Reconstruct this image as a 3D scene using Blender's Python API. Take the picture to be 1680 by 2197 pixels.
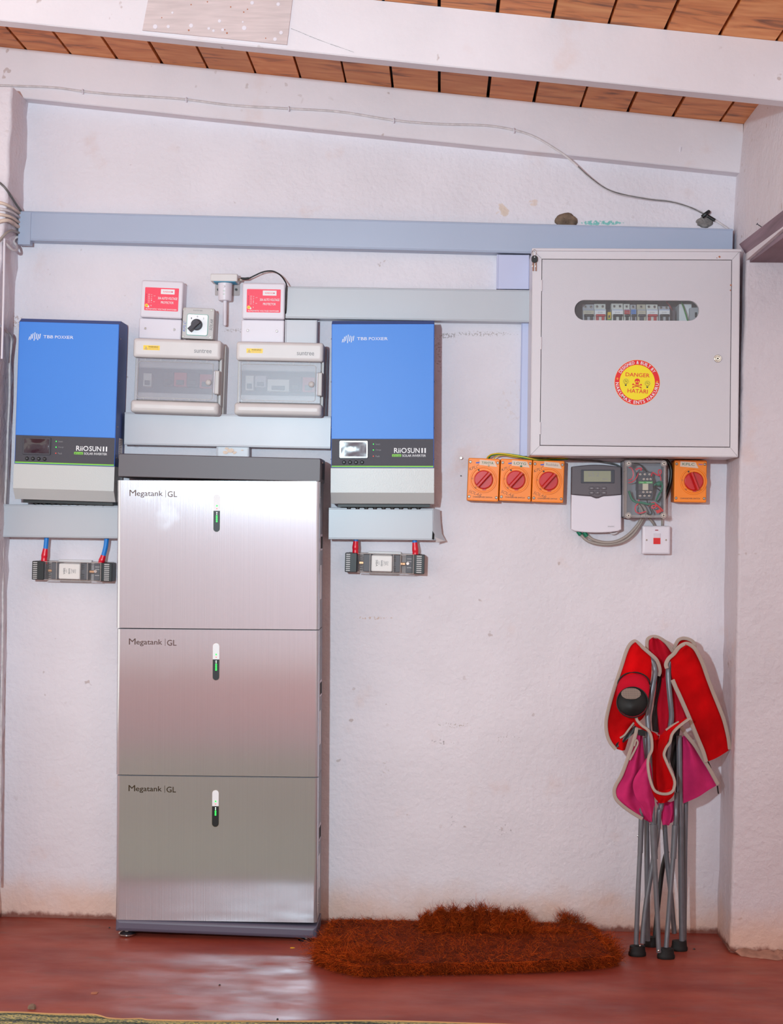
import bpy, bmesh, math, random
from mathutils import Vector, Matrix
random.seed(7)
for o in list(bpy.data.objects): bpy.data.objects.remove(o)
SC = bpy.context.scene
COL = SC.collection
# ------------------------------------------------------------------ camera
FPX = 3051.0; IW, IH = 1680.0, 2197.0
VPX, VPY, ROLL = 944.0, 1120.0, math.radians(0.8)
CAM = Vector((0, -4.4, 1.25))
yw = Vector(((VPX-IW/2)/FPX, -(VPY-IH/2)/FPX, -1)).normalized()
zw = Vector((math.sin(ROLL), math.cos(ROLL), 0)); zw = (zw - yw*zw.dot(yw)).normalized()
xw = yw.cross(zw)
ROT = Matrix((xw, yw, zw))
cd = bpy.data.cameras.new('camera'); cam = bpy.data.objects.new('camera', cd); COL.objects.link(cam)
cam.matrix_world = Matrix.Translation(CAM) @ ROT.to_4x4()
cd.sensor_fit = 'VERTICAL'; cd.sensor_height = 36.0; cd.lens = FPX*36.0/IH; cd.clip_start = .05
SC.camera = cam
def ray(px, py): return ROT @ Vector(((px-IW/2)/FPX, -(py-IH/2)/FPX, -1))
def W(px, py, d=0.0):                      # point on the plane d metres in front of the back wall
    r = ray(px, py); t = (-d - CAM.y)/r.y
    return CAM + r*t
def G(px, py, z=0.0):                      # point on the floor
    r = ray(px, py); t = (z - CAM.z)/r.z
    return CAM + r*t
def S(d): return FPX/(4.4-d)               # pixels per metre
# ------------------------------------------------------------------ light
SC.view_settings.view_transform = 'Standard'; SC.view_settings.look = 'None'
SC.view_settings.gamma = 1; SC.view_settings.use_curve_mapping = False
SC.view_settings.exposure = 0.0
wd = bpy.data.worlds.new('World'); SC.world = wd; wd.use_nodes = True
wd.node_tree.nodes['Background'].inputs[0].default_value = (.97, .88, .79, 1)
wd.node_tree.nodes['Background'].inputs[1].default_value = 1.7
def lamp(name, kind, loc, power, size, color=(1,1,1), target=None):
    l = bpy.data.lights.new(name, kind); l.energy = power; l.color = color
    o = bpy.data.objects.new(name, l); COL.objects.link(o); o.location = loc
    if kind == 'AREA': l.shape = 'DISK'; l.size = size
    else: l.shadow_soft_size = size
    if target is not None: o.rotation_euler = (Vector(target)-Vector(loc)).to_track_quat('-Z', 'Y').to_euler()
    return o
fl_ = lamp('camera_flash', 'SPOT', (-.80, -4.35, 1.70), 485, .04, (.63, .835, .925), (-.72, 0, 1.80))
fl_.data.spot_size = math.radians(80); fl_.data.spot_blend = 1
lamp('rear_fill_light', 'AREA', (-.4, -5.3, 2.25), 80, .5, (.92, .97, 1), (-.3, -7.4, .9))  # added fill behind the camera, lights the rear wall that the steel reflects
# ------------------------------------------------------------------ materials
def lin(c): return tuple((x/255/12.92 if x/255 <= .04045 else ((x/255+.055)/1.055)**2.4) for x in c) + (1,)
def mat(name, rgb, rough=.5, metal=0, bump=0, bscale=60, var=0, vscale=8, alpha=1, emit=0, spec=.5, stretch=(1,1,1), rvar=0, coat=0):
    m = bpy.data.materials.new(name); m.use_nodes = True; nt = m.node_tree; N = nt.nodes; Lk = nt.links
    b = N['Principled BSDF']; b.inputs['Base Color'].default_value = lin(rgb); b.inputs['Roughness'].default_value = rough
    b.inputs['Metallic'].default_value = metal; b.inputs['Specular IOR Level'].default_value = spec
    b.inputs['Alpha'].default_value = alpha; b.inputs['Coat Weight'].default_value = coat
    if emit: b.inputs['Emission Color'].default_value = lin(rgb); b.inputs['Emission Strength'].default_value = emit
    if bump or var or rvar:
        tc = N.new('ShaderNodeTexCoord'); mp = N.new('ShaderNodeMapping'); mp.inputs['Scale'].default_value = stretch
        Lk.new(tc.outputs['Object'], mp.inputs['Vector'])
    if bump:
        n = N.new('ShaderNodeTexNoise'); n.inputs['Scale'].default_value = bscale; n.inputs['Detail'].default_value = 4
        bp = N.new('ShaderNodeBump'); bp.inputs['Strength'].default_value = bump; bp.inputs['Distance'].default_value = .002
        Lk.new(mp.outputs[0], n.inputs['Vector']); Lk.new(n.outputs[0], bp.inputs['Height']); Lk.new(bp.outputs[0], b.inputs['Normal'])
    if var or rvar:
        n2 = N.new('ShaderNodeTexNoise'); n2.inputs['Scale'].default_value = vscale; n2.inputs['Detail'].default_value = 5
        Lk.new(mp.outputs[0], n2.inputs['Vector'])
    if var:
        mx = N.new('ShaderNodeMix'); mx.data_type = 'RGBA'
        c = lin(rgb); mx.inputs[6].default_value = tuple(x*(1-var) for x in c[:3])+(1,); mx.inputs[7].default_value = tuple(min(1, x*(1+var)) for x in c[:3])+(1,)
        rp = N.new('ShaderNodeMapRange'); rp.inputs[1].default_value = .3; rp.inputs[2].default_value = .7
        Lk.new(n2.outputs[0], rp.inputs[0]); Lk.new(rp.outputs[0], mx.inputs[0]); Lk.new(mx.outputs[2], b.inputs['Base Color'])
    if rvar:
        r2 = N.new('ShaderNodeMapRange'); r2.inputs[1].default_value = .3; r2.inputs[2].default_value = .7
        r2.inputs[3].default_value = max(.02, rough-rvar); r2.inputs[4].default_value = rough+rvar
        Lk.new(n2.outputs[0], r2.inputs[0]); Lk.new(r2.outputs[0], b.inputs['Roughness'])
    return m
def plaster(name, stains=(), base=(229, 222, 229), bump=.36, low=True):
    """rough white lime wash; stains = (x, z, rx, rz, rgb, strength, noise scale, threshold)"""
    m = bpy.data.materials.new(name); m.use_nodes = True; nt = m.node_tree; N = nt.nodes; K = nt.links.new
    b = N['Principled BSDF']; b.inputs['Roughness'].default_value = .62; b.inputs['Specular IOR Level'].default_value = .3
    tc = N.new('ShaderNodeTexCoord'); sx = N.new('ShaderNodeSeparateXYZ'); K(tc.outputs['Object'], sx.inputs[0])
    def noise(sc, det=4, src=None):
        n = N.new('ShaderNodeTexNoise'); n.inputs['Scale'].default_value = sc; n.inputs['Detail'].default_value = det
        K(src or tc.outputs['Object'], n.inputs['Vector']); return n.outputs[0]
    def math_(op, a, bb=None, c=None):
        n = N.new('ShaderNodeMath'); n.operation = op
        for i, v in enumerate((a, bb, c)):
            if v is None: continue
            if isinstance(v, (int, float)): n.inputs[i].default_value = v
            else: K(v, n.inputs[i])
        return n.outputs[0]
    def rng(v, a, c, o0=0, o1=1):
        n = N.new('ShaderNodeMapRange'); n.interpolation_type = 'SMOOTHSTEP'
        K(v, n.inputs[0]); n.inputs[1].default_value = a; n.inputs[2].default_value = c; n.inputs[3].default_value = o0; n.inputs[4].default_value = o1
        return n.outputs[0]
    def mix(f, a, c):
        n = N.new('ShaderNodeMix'); n.data_type = 'RGBA'
        K(f, n.inputs[0]) if not isinstance(f, float) else None
        for i, v in ((6, a), (7, c)):
            if isinstance(v, tuple): n.inputs[i].default_value = v
            else: K(v, n.inputs[i])
        return n.outputs[2]
    c = mix(rng(noise(2.2, 5), .35, .65), lin(base), lin(tuple(x*.965 for x in base)))
    # small dark specks
    sp = math_('MULTIPLY', rng(noise(28, 2), .70, .74), rng(noise(3.1, 2), .45, .6))
    c = mix(math_('MULTIPLY', sp, .45), c, lin((150, 118, 100)))
    c = mix(math_('MULTIPLY', rng(noise(6, 6), .60, .74), .28), c, lin((214, 176, 158)))
    if low:      # splashed red earth along the foot of the wall
        h = math_('ADD', sx.outputs[2], math_('MULTIPLY', noise(9, 5), -.16))
        c = mix(math_('MULTIPLY', rng(h, .09, -.07), .55), c, lin((222, 170, 130)))
        h2 = math_('ADD', sx.outputs[2], math_('MULTIPLY', noise(40, 5), -.035))
        c = mix(math_('MULTIPLY', rng(h2, .006, -.012), .9), c, lin((120, 62, 50)))
    for (x, z, rx, rz, rgb, st, ns, th) in stains:
        dx = math_('DIVIDE', math_('SUBTRACT', sx.outputs[0], x), rx); dz = math_('DIVIDE', math_('SUBTRACT', sx.outputs[2], z), rz)
        r2 = math_('ADD', math_('MULTIPLY', dx, dx), math_('MULTIPLY', dz, dz))
        fall = rng(r2, 1.3, .15)
        v = math_('ADD', noise(ns, 5), math_('MULTIPLY', fall, .35))
        c = mix(math_('MULTIPLY', math_('MULTIPLY', rng(v, th+.35, th+.42), fall), st), c, lin(rgb))
    K(c, b.inputs['Base Color'])
    hh = math_('ADD', math_('MULTIPLY', noise(60, 8), .55), math_('ADD', math_('MULTIPLY', noise(7, 4), 1.1), math_('MULTIPLY', noise(2.2, 2), 1.5)))
    bp = N.new('ShaderNodeBump'); bp.inputs['Strength'].default_value = bump; bp.inputs['Distance'].default_value = .02
    K(hh, bp.inputs['Height']); K(bp.outputs[0], b.inputs['Normal'])
    return m
def trans(name, rgb, alpha, rough=.1, spec=.5):
    m = mat(name, rgb, rough, alpha=alpha, spec=spec); return m
MT = {}
def mk(k, *a, **kw): MT[k] = mat(k, *a, **kw)
mk('white_plastic', (222, 216, 226), .38)
mk('pvc_grey', (184, 188, 196), .33, var=.03, vscale=3)
mk('pvc_blue', (168, 179, 202), .36, var=.03, vscale=2)
mk('pvc_gloss', (192, 192, 200), .36, var=.03)
mk('pvc_lilac', (190, 194, 224), .38)
mk('inv_blue', (50, 128, 224), .42, bump=.1, bscale=900)
mk('inv_blue_dark', (58, 82, 150), .5)
mk('inv_blue_edge', (24, 92, 190), .45)
mk('inv_grey', (196, 198, 198), .36, bump=.12, bscale=260)
mk('display_black', (62, 58, 68), .55, bump=.2, bscale=700)
mk('green_line', (128, 206, 62), .5)
mk('print_white', (235, 236, 240), .5)
mk('black', (9, 9, 11), .45)
mk('rubber', (7, 7, 8), .6)
mk('dark_void', (8, 8, 8), .9)
mk('screw', (200, 198, 190), .25, 1)
mk('chrome', (210, 210, 205), .15, 1)
mk('screen_film', (95, 92, 104), .22, spec=.9)
mk('screen_dark', (44, 34, 48), .10, spec=.8)
mk('led_green', (40, 230, 70), .4, emit=2.2)
mk('led_white', (225, 255, 235), .4, emit=.9)
mk('led_red', (240, 70, 50), .4, emit=.7)
mk('enc_grey', (192, 188, 188), .42, var=.03, vscale=14)
mk('enc_light', (214, 210, 211), .42, var=.03, vscale=14)
mk('label_red', (246, 52, 84), .45)
mk('label_yellow', (250, 206, 30), .4)
mk('ink_dark', (50, 50, 60), .6)
mk('ink_grey', (140, 138, 142), .5)
mk('ink_green', (20, 120, 90), .6)
mk('ink_blue', (70, 110, 200), .6)
mk('orange', (250, 134, 2), .4, coat=.3)
mk('orange_dark', (206, 100, 10), .5)
mk('knob_red', (200, 4, 18), .3, coat=.4)
mk('tape', (226, 200, 180), .5)
mk('graphite', (92, 84, 90), .45)
mk('base_grey', (94, 90, 108), .45)
mk('panel', (204, 199, 206), .4, bump=.12, bscale=420)
mk('panel_edge', (214, 208, 214), .38, bump=.12, bscale=420)
mk('lcd', (150, 152, 130), .2)
mk('st_yellow', (246, 222, 10), .4)
mk('st_red', (228, 14, 26), .4)
mk('st_orange', (250, 150, 30), .4)
mk('cable_grey', (158, 148, 142), .5)
mk('cable_white', (206, 198, 200), .5, var=.15, vscale=60)
mk('cable_dirty', (216, 196, 182), .6, var=.2, vscale=30)
mk('cable_dark', (104, 102, 102), .5, var=.4, vscale=60)
mk('cable_blue', (26, 128, 214), .4)
mk('boot_red', (220, 14, 44), .3)
mk('earth_green', (40, 140, 50), .4)
mk('earth_yellow', (226, 190, 20), .4)
mk('wire_red', (230, 30, 60), .4)
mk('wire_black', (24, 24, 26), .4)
mk('wire_green', (0, 112, 84), .35)
mk('rocker_red', (214, 4, 8), .35)
mk('ceramic', (238, 232, 228), .35)
mk('copper', (190, 140, 100), .35, .7)
mk('fuse_grey', (62, 62, 72), .5)
mk('chair_steel', (112, 114, 121), .36, .35, var=.10, vscale=30)
mk('fab_red', (190, 2, 8), .85, spec=.12, var=.38, vscale=7, bump=.3, bscale=700)
mk('fab_pinkred', (188, 18, 42), .85, spec=.12, var=.15, vscale=7, bump=.3, bscale=700)
mk('fab_pink', (196, 44, 104), .85, spec=.12, var=.28, vscale=9, bump=.3, bscale=700)
mk('binding', (176, 158, 148), .85, spec=.12, bump=.4, bscale=600)
mk('coir', (158, 58, 12), .8, spec=.12, var=.45, vscale=14)
mk('coir_dark', (96, 34, 9), .9, spec=.12, var=.5, vscale=40, bump=1, bscale=260)
mk('coir_light', (196, 86, 24), .75, spec=.12, var=.3, vscale=14)
mk('timber_dark', (136, 114, 126), .8, var=.3, vscale=10, stretch=(1, .2, 6), bump=.6, bscale=40)
mk('teal_chip', (90, 190, 180), .7)
mk('debris_grey', (120, 100, 84), .9, var=.4, vscale=40)
mk('leaf_yellow', (226, 170, 40), .7)
mk('br_white', (214, 214, 208), .45); mk('br_tan', (196, 188, 168), .5); mk('br_grey', (176, 176, 184), .5)
mk('br_red', (186, 30, 40), .45); mk('br_blue', (60, 120, 200), .5); mk('panel_in', (96, 84, 92), .7)
mk('sch_green', (52, 160, 70), .4)
mk('case_grey', (140, 138, 146), .45); mk('nail_rust', (176, 110, 80), .7)
MT['smoke_door'] = trans('smoke_door', (178, 178, 192), .38, .3)
MT['clear'] = trans('clear', (210, 208, 210), .10, .06, .6)
MT['clear_edge'] = trans('clear_edge', (206, 196, 192), .38, .12)
MT['mesh_black'] = trans('mesh_black', (16, 12, 12), .88, .6)
# brushed stainless steel
def brushed():
    m = mat('brushed_steel', (200, 204, 212), .15, .70); nt = m.node_tree; N = nt.nodes; K = nt.links.new; b = N['Principled BSDF']
    tc = N.new('ShaderNodeTexCoord'); mp = N.new('ShaderNodeMapping'); mp.inputs['Scale'].default_value = (420, 20, 1.6)
    n = N.new('ShaderNodeTexNoise'); n.inputs['Scale'].default_value = 1; n.inputs['Detail'].default_value = 5
    K(tc.outputs['Object'], mp.inputs[0]); K(mp.outputs[0], n.inputs['Vector'])
    bp = N.new('ShaderNodeBump'); bp.inputs['Strength'].default_value = .25; bp.inputs['Distance'].default_value = .0006
    K(n.outputs[0], bp.inputs['Height']); K(bp.outputs[0], b.inputs['Normal'])
    mx = N.new('ShaderNodeMix'); mx.data_type = 'RGBA'; mx.inputs[6].default_value = lin((196, 199, 206)); mx.inputs[7].default_value = lin((208, 211, 218))
    K(n.outputs[0], mx.inputs[0])
    n2 = N.new('ShaderNodeTexNoise'); n2.inputs['Scale'].default_value = 9; n2.inputs['Detail'].default_value = 7; K(tc.outputs['Object'], n2.inputs['Vector'])
    r = N.new('ShaderNodeMapRange'); r.inputs[1].default_value = .64; r.inputs[2].default_value = .78; r.inputs[3].default_value = .15; r.inputs[4].default_value = .19
    K(n2.outputs[0], r.inputs[0]); K(r.outputs[0], b.inputs['Roughness']); K(mx.outputs[2], b.inputs['Base Color'])
    tg = N.new('ShaderNodeTangent'); tg.direction_type = 'RADIAL'; tg.axis = 'Z'; K(tg.outputs[0], b.inputs['Tangent']); b.inputs['Anisotropic'].default_value = .75
    return m
MT['steel'] = brushed()
def floor_mat():
    m = mat('red_oxide_floor', (132, 58, 52), .35, spec=.4); nt = m.node_tree; N = nt.nodes; K = nt.links.new; b = N['Principled BSDF']
    tc = N.new('ShaderNodeTexCoord')
    def noise(sc, det, st=(1,1,1)):
        mp = N.new('ShaderNodeMapping'); mp.inputs['Scale'].default_value = st; K(tc.outputs['Object'], mp.inputs[0])
        n = N.new('ShaderNodeTexNoise'); n.inputs['Scale'].default_value = sc; n.inputs['Detail'].default_value = det; K(mp.outputs[0], n.inputs['Vector']); return n.outputs[0]
    def rng(v, a, c, o0, o1):
        n = N.new('ShaderNodeMapRange'); K(v, n.inputs[0])
        for i, x in enumerate((a, c, o0, o1)): n.inputs[i+1].default_value = x
        return n.outputs[0]
    def mix(f, a, c):
        n = N.new('ShaderNodeMix'); n.data_type = 'RGBA'; K(f, n.inputs[0])
        for i, v in ((6, a), (7, c)):
            if isinstance(v, tuple): n.inputs[i].default_value = v
            else: K(v, n.inputs[i])
        return n.outputs[2]
    c = mix(rng(noise(3, 6, (1, 3, 1)), .35, .65, 0, 1), lin((134, 52, 40)), lin((160, 76, 60)))
    c = mix(rng(noise(11, 7, (1, 3, 1)), .60, .70, 0, .35), c, lin((112, 84, 76)))
    c = mix(rng(noise(16, 5, (1, 4, 1)), .64, .70, 0, .5), c, lin((160, 84, 52)))
    c = mix(rng(noise(2.1, 3), .62, .7, 0, .3), c, lin((120, 28, 24)))
    K(c, b.inputs['Base Color'])
    K(rng(noise(7, 6, (1, 2, 1)), .3, .7, .34, .56), b.inputs['Roughness'])
    bp = N.new('ShaderNodeBump'); bp.inputs['Strength'].default_value = .12; bp.inputs['Distance'].default_value = .004
    K(noise(14, 6, (1, 2, 1)), bp.inputs['Height']); K(bp.outputs[0], b.inputs['Normal'])
    return m
MT['floor'] = floor_mat()
def wood_mat():
    m = mat('ceiling_board_wood', (176, 104, 66), .55); nt = m.node_tree; N = nt.nodes; K = nt.links.new; b = N['Principled BSDF']
    tc = N.new('ShaderNodeTexCoord'); at = N.new('ShaderNodeAttribute'); at.attribute_name = 'board'
    ad = N.new('ShaderNodeVectorMath'); ad.operation = 'ADD'; K(tc.outputs['Object'], ad.inputs[0])
    sc = N.new('ShaderNodeVectorMath'); sc.operation = 'SCALE'; sc.inputs[3].default_value = 40; K(at.outputs['Color'], sc.inputs[0]); K(sc.outputs[0], ad.inputs[1])
    mp = N.new('ShaderNodeMapping'); mp.inputs['Scale'].default_value = (5, 22, 5); K(ad.outputs[0], mp.inputs[0])
    n = N.new('ShaderNodeTexNoise'); n.inputs['Scale'].default_value = 1.1; n.inputs['Detail'].default_value = 10; n.inputs['Distortion'].default_value = .8; K(mp.outputs[0], n.inputs['Vector'])
    cr = N.new('ShaderNodeValToRGB'); K(n.outputs[0], cr.inputs[0])
    e = cr.color_ramp.elements; e[0].position = .28; e[0].color = lin((138, 80, 46)); e[1].position = .72; e[1].color = lin((250, 176, 112))
    k = cr.color_ramp.elements.new(.44); k.color = lin((226, 140, 76))
    mx = N.new('ShaderNodeMix'); mx.data_type = 'RGBA'; mx.blend_type = 'MULTIPLY'; mx.inputs[0].default_value = .45
    K(cr.outputs[0], mx.inputs[6]); K(at.outputs['Color'], mx.inputs[7]); K(mx.outputs[2], b.inputs['Base Color'])
    bp = N.new('ShaderNodeBump'); bp.inputs['Strength'].default_value = .3; bp.inputs['Distance'].default_value = .003; K(n.outputs[0], bp.inputs['Height']); K(bp.outputs[0], b.inputs['Normal'])
    return m
MT['boards'] = wood_mat()
def rug_mat():
    m = mat('woven_rug', (150, 140, 70), .95); nt = m.node_tree; N = nt.nodes; K = nt.links.new; b = N['Principled BSDF']
    tc = N.new('ShaderNodeTexCoord')
    def noise(sc, st):
        mp = N.new('ShaderNodeMapping'); mp.inputs['Scale'].default_value = st; K(tc.outputs['Object'], mp.inputs[0])
        n = N.new('ShaderNodeTexNoise'); n.inputs['Scale'].default_value = sc; n.inputs['Detail'].default_value = 2; K(mp.outputs[0], n.inputs['Vector']); return n.outputs[0]
    c1 = N.new('ShaderNodeValToRGB'); K(noise(120, (1, 2.4, 1)), c1.inputs[0]); c1.color_ramp.interpolation = 'CONSTANT'
    e = c1.color_ramp.elements; e[0].position = 0; e[0].color = lin((84, 92, 92)); e[1].position = .44; e[1].color = lin((138, 142, 100))
    k = e.new(.52); k.color = lin((206, 190, 112)); k = e.new(.62); k.color = lin((164, 160, 140))
    w = N.new('ShaderNodeTexWave'); w.inputs['Scale'].default_value = 7; w.bands_direction = 'Y'; w.inputs['Distortion'].default_value = 1.2; w.inputs['Detail Scale'].default_value = 20; K(tc.outputs['Object'], w.inputs['Vector'])
    r = N.new('ShaderNodeMapRange'); r.inputs[1].default_value = .72; r.inputs[2].default_value = .8; K(w.outputs[0], r.inputs[0])
    mx = N.new('ShaderNodeMix'); mx.data_type = 'RGBA'; mx.blend_type = 'MULTIPLY'; mx.inputs[7].default_value = lin((130, 150, 170)); K(r.outputs[0], mx.inputs[0]); K(c1.outputs[0], mx.inputs[6])
    K(mx.outputs[2], b.inputs['Base Color'])
    return m
MT['rug'] = rug_mat()
# ------------------------------------------------------------------ mesh kit
def rr(x0, x1, z0, z1, r, n=4):
    r = max(1e-5, min(r, (x1-x0)/2*.999, (z1-z0)/2*.999)); out = []
    for cx, cz, a0 in ((x1-r, z1-r, 0), (x0+r, z1-r, 90), (x0+r, z0+r, 180), (x1-r, z0+r, 270)):
        for i in range(n+1):
            a = math.radians(a0+90*i/n); out.append((cx+r*math.cos(a), cz+r*math.sin(a)))
    return out
def inset(poly, k):                       # shrink a polygon (x,z) towards its bounding box centre by k metres
    xs = [p[0] for p in poly]; zs = [p[1] for p in poly]; cx = (min(xs)+max(xs))/2; cz = (min(zs)+max(zs))/2
    hx = (max(xs)-min(xs))/2; hz = (max(zs)-min(zs))/2
    return [(cx+(x-cx)*(1-k/hx), cz+(z-cz)*(1-k/hz)) for x, z in poly]
def smooth_path(pts, k=6):
    P = [Vector(p) for p in pts]
    if len(P) < 3: return P
    P = [P[0]*2-P[1]] + P + [P[-1]*2-P[-2]]; out = []
    for i in range(1, len(P)-2):
        a, b, c, d = P[i-1:i+3]
        for j in range(k):
            t = j/k
            out.append(.5*((2*b)+(c-a)*t+(2*a-5*b+4*c-d)*t*t+(3*b-a-3*c+d)*t**3))
    out.append(P[-2]); return out
class M:
    def __init__(s): s.v = []; s.f = []; s.mi = []; s.mats = []; s.flat = set()
    def mid(s, m):
        m = MT[m] if isinstance(m, str) else m
        if m not in s.mats: s.mats.append(m)
        return s.mats.index(m)
    def face(s, idx, m): s.f.append(tuple(idx)); s.mi.append(s.mid(m))
    def poly(s, pts, m):
        b = len(s.v); s.v += [tuple(p) for p in pts]; s.face(range(b, b+len(pts)), m); return s
    def loops(s, L, m, cap0=True, cap1=True, closed=True, mcap=None):
        n = len(L[0]); b = len(s.v)
        for l in L: s.v += [tuple(p) for p in l]
        for i in range(len(L)-1):
            for j in range(n if closed else n-1):
                k = (j+1) % n; s.face((b+i*n+j, b+i*n+k, b+(i+1)*n+k, b+(i+1)*n+j), m)
        if cap0: s.flat.add(len(s.f)); s.face([b+j for j in range(n)][::-1], m)
        if cap1: s.flat.add(len(s.f)); s.face([b+(len(L)-1)*n+j for j in range(n)], mcap or m)
        return s
    def prism(s, poly, yb, yf, m, ch=.0015, mcap=None, cap0=True, steps=2):
        L = [[(x, yb, z) for x, z in poly]]
        for i in range(steps+1):
            a = math.pi/2*i/steps if steps else 0; p = inset(poly, ch*(1-math.cos(a))+1e-7); yy = yf + ch*(1-math.sin(a))
            L.append([(x, yy, z) for x, z in p])
        return s.loops(L, m, cap0, True, mcap=mcap)
    def plate(s, x0, x1, z0, z1, yb, yf, m, r=.003, ch=.0015, mcap=None, n=4, steps=2):
        return s.prism(rr(x0, x1, z0, z1, r, n), yb, yf, m, ch, mcap, steps=steps)
    def cyl(s, x, z, r, yb, yf, m, ch=.0008, n=20, mcap=None):
        return s.prism([(x+r*math.cos(2*math.pi*i/n), z+r*math.sin(2*math.pi*i/n)) for i in range(n)], yb, yf, m, min(ch, r*.5), mcap)
    def ring(s, x, z, ro, ri, yb, yf, m, n=40, ch=.0008):
        def c(r, y): return [(x+r*math.cos(2*math.pi*i/n), y, z+r*math.sin(2*math.pi*i/n)) for i in range(n)]
        return s.loops([c(ro, yb), c(ro, yf+ch), c(ro-ch, yf), c(ri+ch, yf), c(ri, yf+ch), c(ri, yb)], m, False, False)
    def screw(s, x, z, r, y, m='screw'):
        s.cyl(x, z, r, y+.001, y-.0012, m, n=14); a = random.uniform(0, 1.5)
        for k in range(2):
            c, q = math.cos(a+k*math.pi/2), math.sin(a+k*math.pi/2); w = r*.13; l = r*.65
            s.poly([(x+c*l-q*w, y-.0014, z+q*l+c*w), (x-c*l-q*w, y-.0014, z-q*l+c*w), (x-c*l+q*w, y-.0014, z-q*l-c*w), (x+c*l+q*w, y-.0014, z+q*l-c*w)], 'dark_void')
        return s
    def box(s, a, b, m):
        x0, y0, z0 = a; x1, y1, z1 = b
        return s.loops([[(x0, y0, z0), (x1, y0, z0), (x1, y0, z1), (x0, y0, z1)], [(x0, y1, z0), (x1, y1, z0), (x1, y1, z1), (x0, y1, z1)]], m)
    def tube(s, pts, r, m, n=10, k=6, flat=1.0, up=Vector((0, 0, 1)), caps=True, sm=True):
        P = smooth_path(pts, k) if sm else [Vector(p) for p in pts]
        rs = r if isinstance(r, (list, tuple)) else None; L = []; N = None
        for i, p in enumerate(P):
            t = (P[min(i+1, len(P)-1)]-P[max(i-1, 0)]).normalized()
            if N is None:
                a = up if abs(t.dot(up)) < .9 else Vector((0, 1, 0)); N = (a-t*a.dot(t)).normalized()
            else: N = (N-t*N.dot(t)).normalized()
            B = t.cross(N)
            if rs:
                q = i/(len(P)-1)*(len(rs)-1); j = min(int(q), len(rs)-2); rad = rs[j]+(rs[j+1]-rs[j])*(q-j)
            else: rad = r
            L.append([p+N*math.cos(2*math.pi*h/n)*rad+B*math.sin(2*math.pi*h/n)*rad*flat for h in range(n)])
        return s.loops(L, m, caps, caps)
    def ribbon(s, pts, w, th, m, k=6):        # flat binding tape facing the room
        P = smooth_path(pts, k); L = []
        for i, p in enumerate(P):
            t = (P[min(i+1, len(P)-1)]-P[max(i-1, 0)]).normalized(); B = t.cross(Vector((0, 1, 0))).normalized()*w/2; Y = Vector((0, th/2, 0))
            L.append([p-B, p-B*.7+Y, p+B*.7+Y, p+B, p+B*.7-Y, p-B*.7-Y])
        return s.loops(L, m)
    def ball(s, c, r, m, n=10, sc=(1,1,1)):
        L = []
        for i in range(1, n):
            a = math.pi*i/n; L.append([(c[0]+r*sc[0]*math.sin(a)*math.cos(2*math.pi*j/n/1.5), c[1]+r*sc[1]*math.sin(a)*math.sin(2*math.pi*j/n/1.5), c[2]+r*sc[2]*math.cos(a)) for j in range(int(n*1.5))])
        return s.loops(L, m)
    def text(s, body, x0, x1, z0, z1, y, m, bold=0.0, rot=0, extr=.0002, shear=0):
        vs, fs = glyphs(body, bold, shear)
        ax = min(v[0] for v in vs); bx = max(v[0] for v in vs); ay = min(v[1] for v in vs); by = max(v[1] for v in vs)
        cx, cz = (x0+x1)/2, (z0+z1)/2; w, h = abs(x1-x0), abs(z1-z0); cr, sr = math.cos(rot), math.sin(rot); b = len(s.v)
        for v in vs:
            u = ((v[0]-ax)/(bx-ax)-.5)*w; q = ((v[1]-ay)/(by-ay)-.5)*h
            s.v.append((cx+u*cr-q*sr, y-extr, cz+u*sr+q*cr))
        for f in fs: s.face([b+i for i in f], m)
        return s
    def build(s, name, parent=None, smooth=35, fix=True):
        me = bpy.data.meshes.new(name); me.from_pydata(s.v, [], s.f)
        for m in s.mats: me.materials.append(m)
        me.polygons.foreach_set('material_index', s.mi); me.update()
        if fix:
            bm = bmesh.new(); bm.from_mesh(me); bmesh.ops.recalc_face_normals(bm, faces=bm.faces); bm.to_mesh(me); bm.free()
        if smooth:                        # corner normals: average only over neighbours that meet at less than the given angle
            me.polygons.foreach_set('use_smooth', [True]*len(me.polygons)); ct = math.cos(math.radians(smooth)); fl = s.flat
            fn = [(p.normal.copy(), p.area) for p in me.polygons]; vf = [[] for _ in me.vertices]
            for p in me.polygons:
                for v in p.vertices: vf[v].append(p.index)
            cn = []
            for p in me.polygons:
                n0 = fn[p.index][0]
                for v in p.vertices:
                    if p.index in fl: cn.append(n0); continue
                    a = Vector()
                    for q in vf[v]:
                        if q == p.index or (q not in fl and fn[q][0].dot(n0) > ct): a += fn[q][0]*fn[q][1]
                    cn.append(a.normalized() if a.length > 1e-12 else n0)
            me.normals_split_custom_set(cn)
        o = bpy.data.objects.new(name, me); COL.objects.link(o)
        if parent is not None: o.parent = parent.root if isinstance(parent, Place) else parent
        return o
_gc = {}
def glyphs(body, bold=0.0, shear=0):
    key = (body, bold, shear)
    if key not in _gc:
        c = bpy.data.curves.new('tmp', 'FONT'); c.body = body; c.offset = bold; c.shear = shear; c.resolution_u = 3
        o = bpy.data.objects.new('tmp', c); COL.objects.link(o); dg = bpy.context.evaluated_depsgraph_get()
        me = bpy.data.meshes.new_from_object(o.evaluated_get(dg))
        _gc[key] = ([tuple(v.co) for v in me.vertices], [tuple(p.vertices) for p in me.polygons])
        bpy.data.objects.remove(o); bpy.data.curves.remove(c); bpy.data.meshes.remove(me)
    return _gc[key]
def tag(o, label=None, cat=None, group=None, kind=None):
    if isinstance(o, Place): o = o.root
    if label: o['label'] = label
    if cat: o['category'] = cat
    if group: o['group'] = group
    if kind: o['kind'] = kind
    return o
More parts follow.
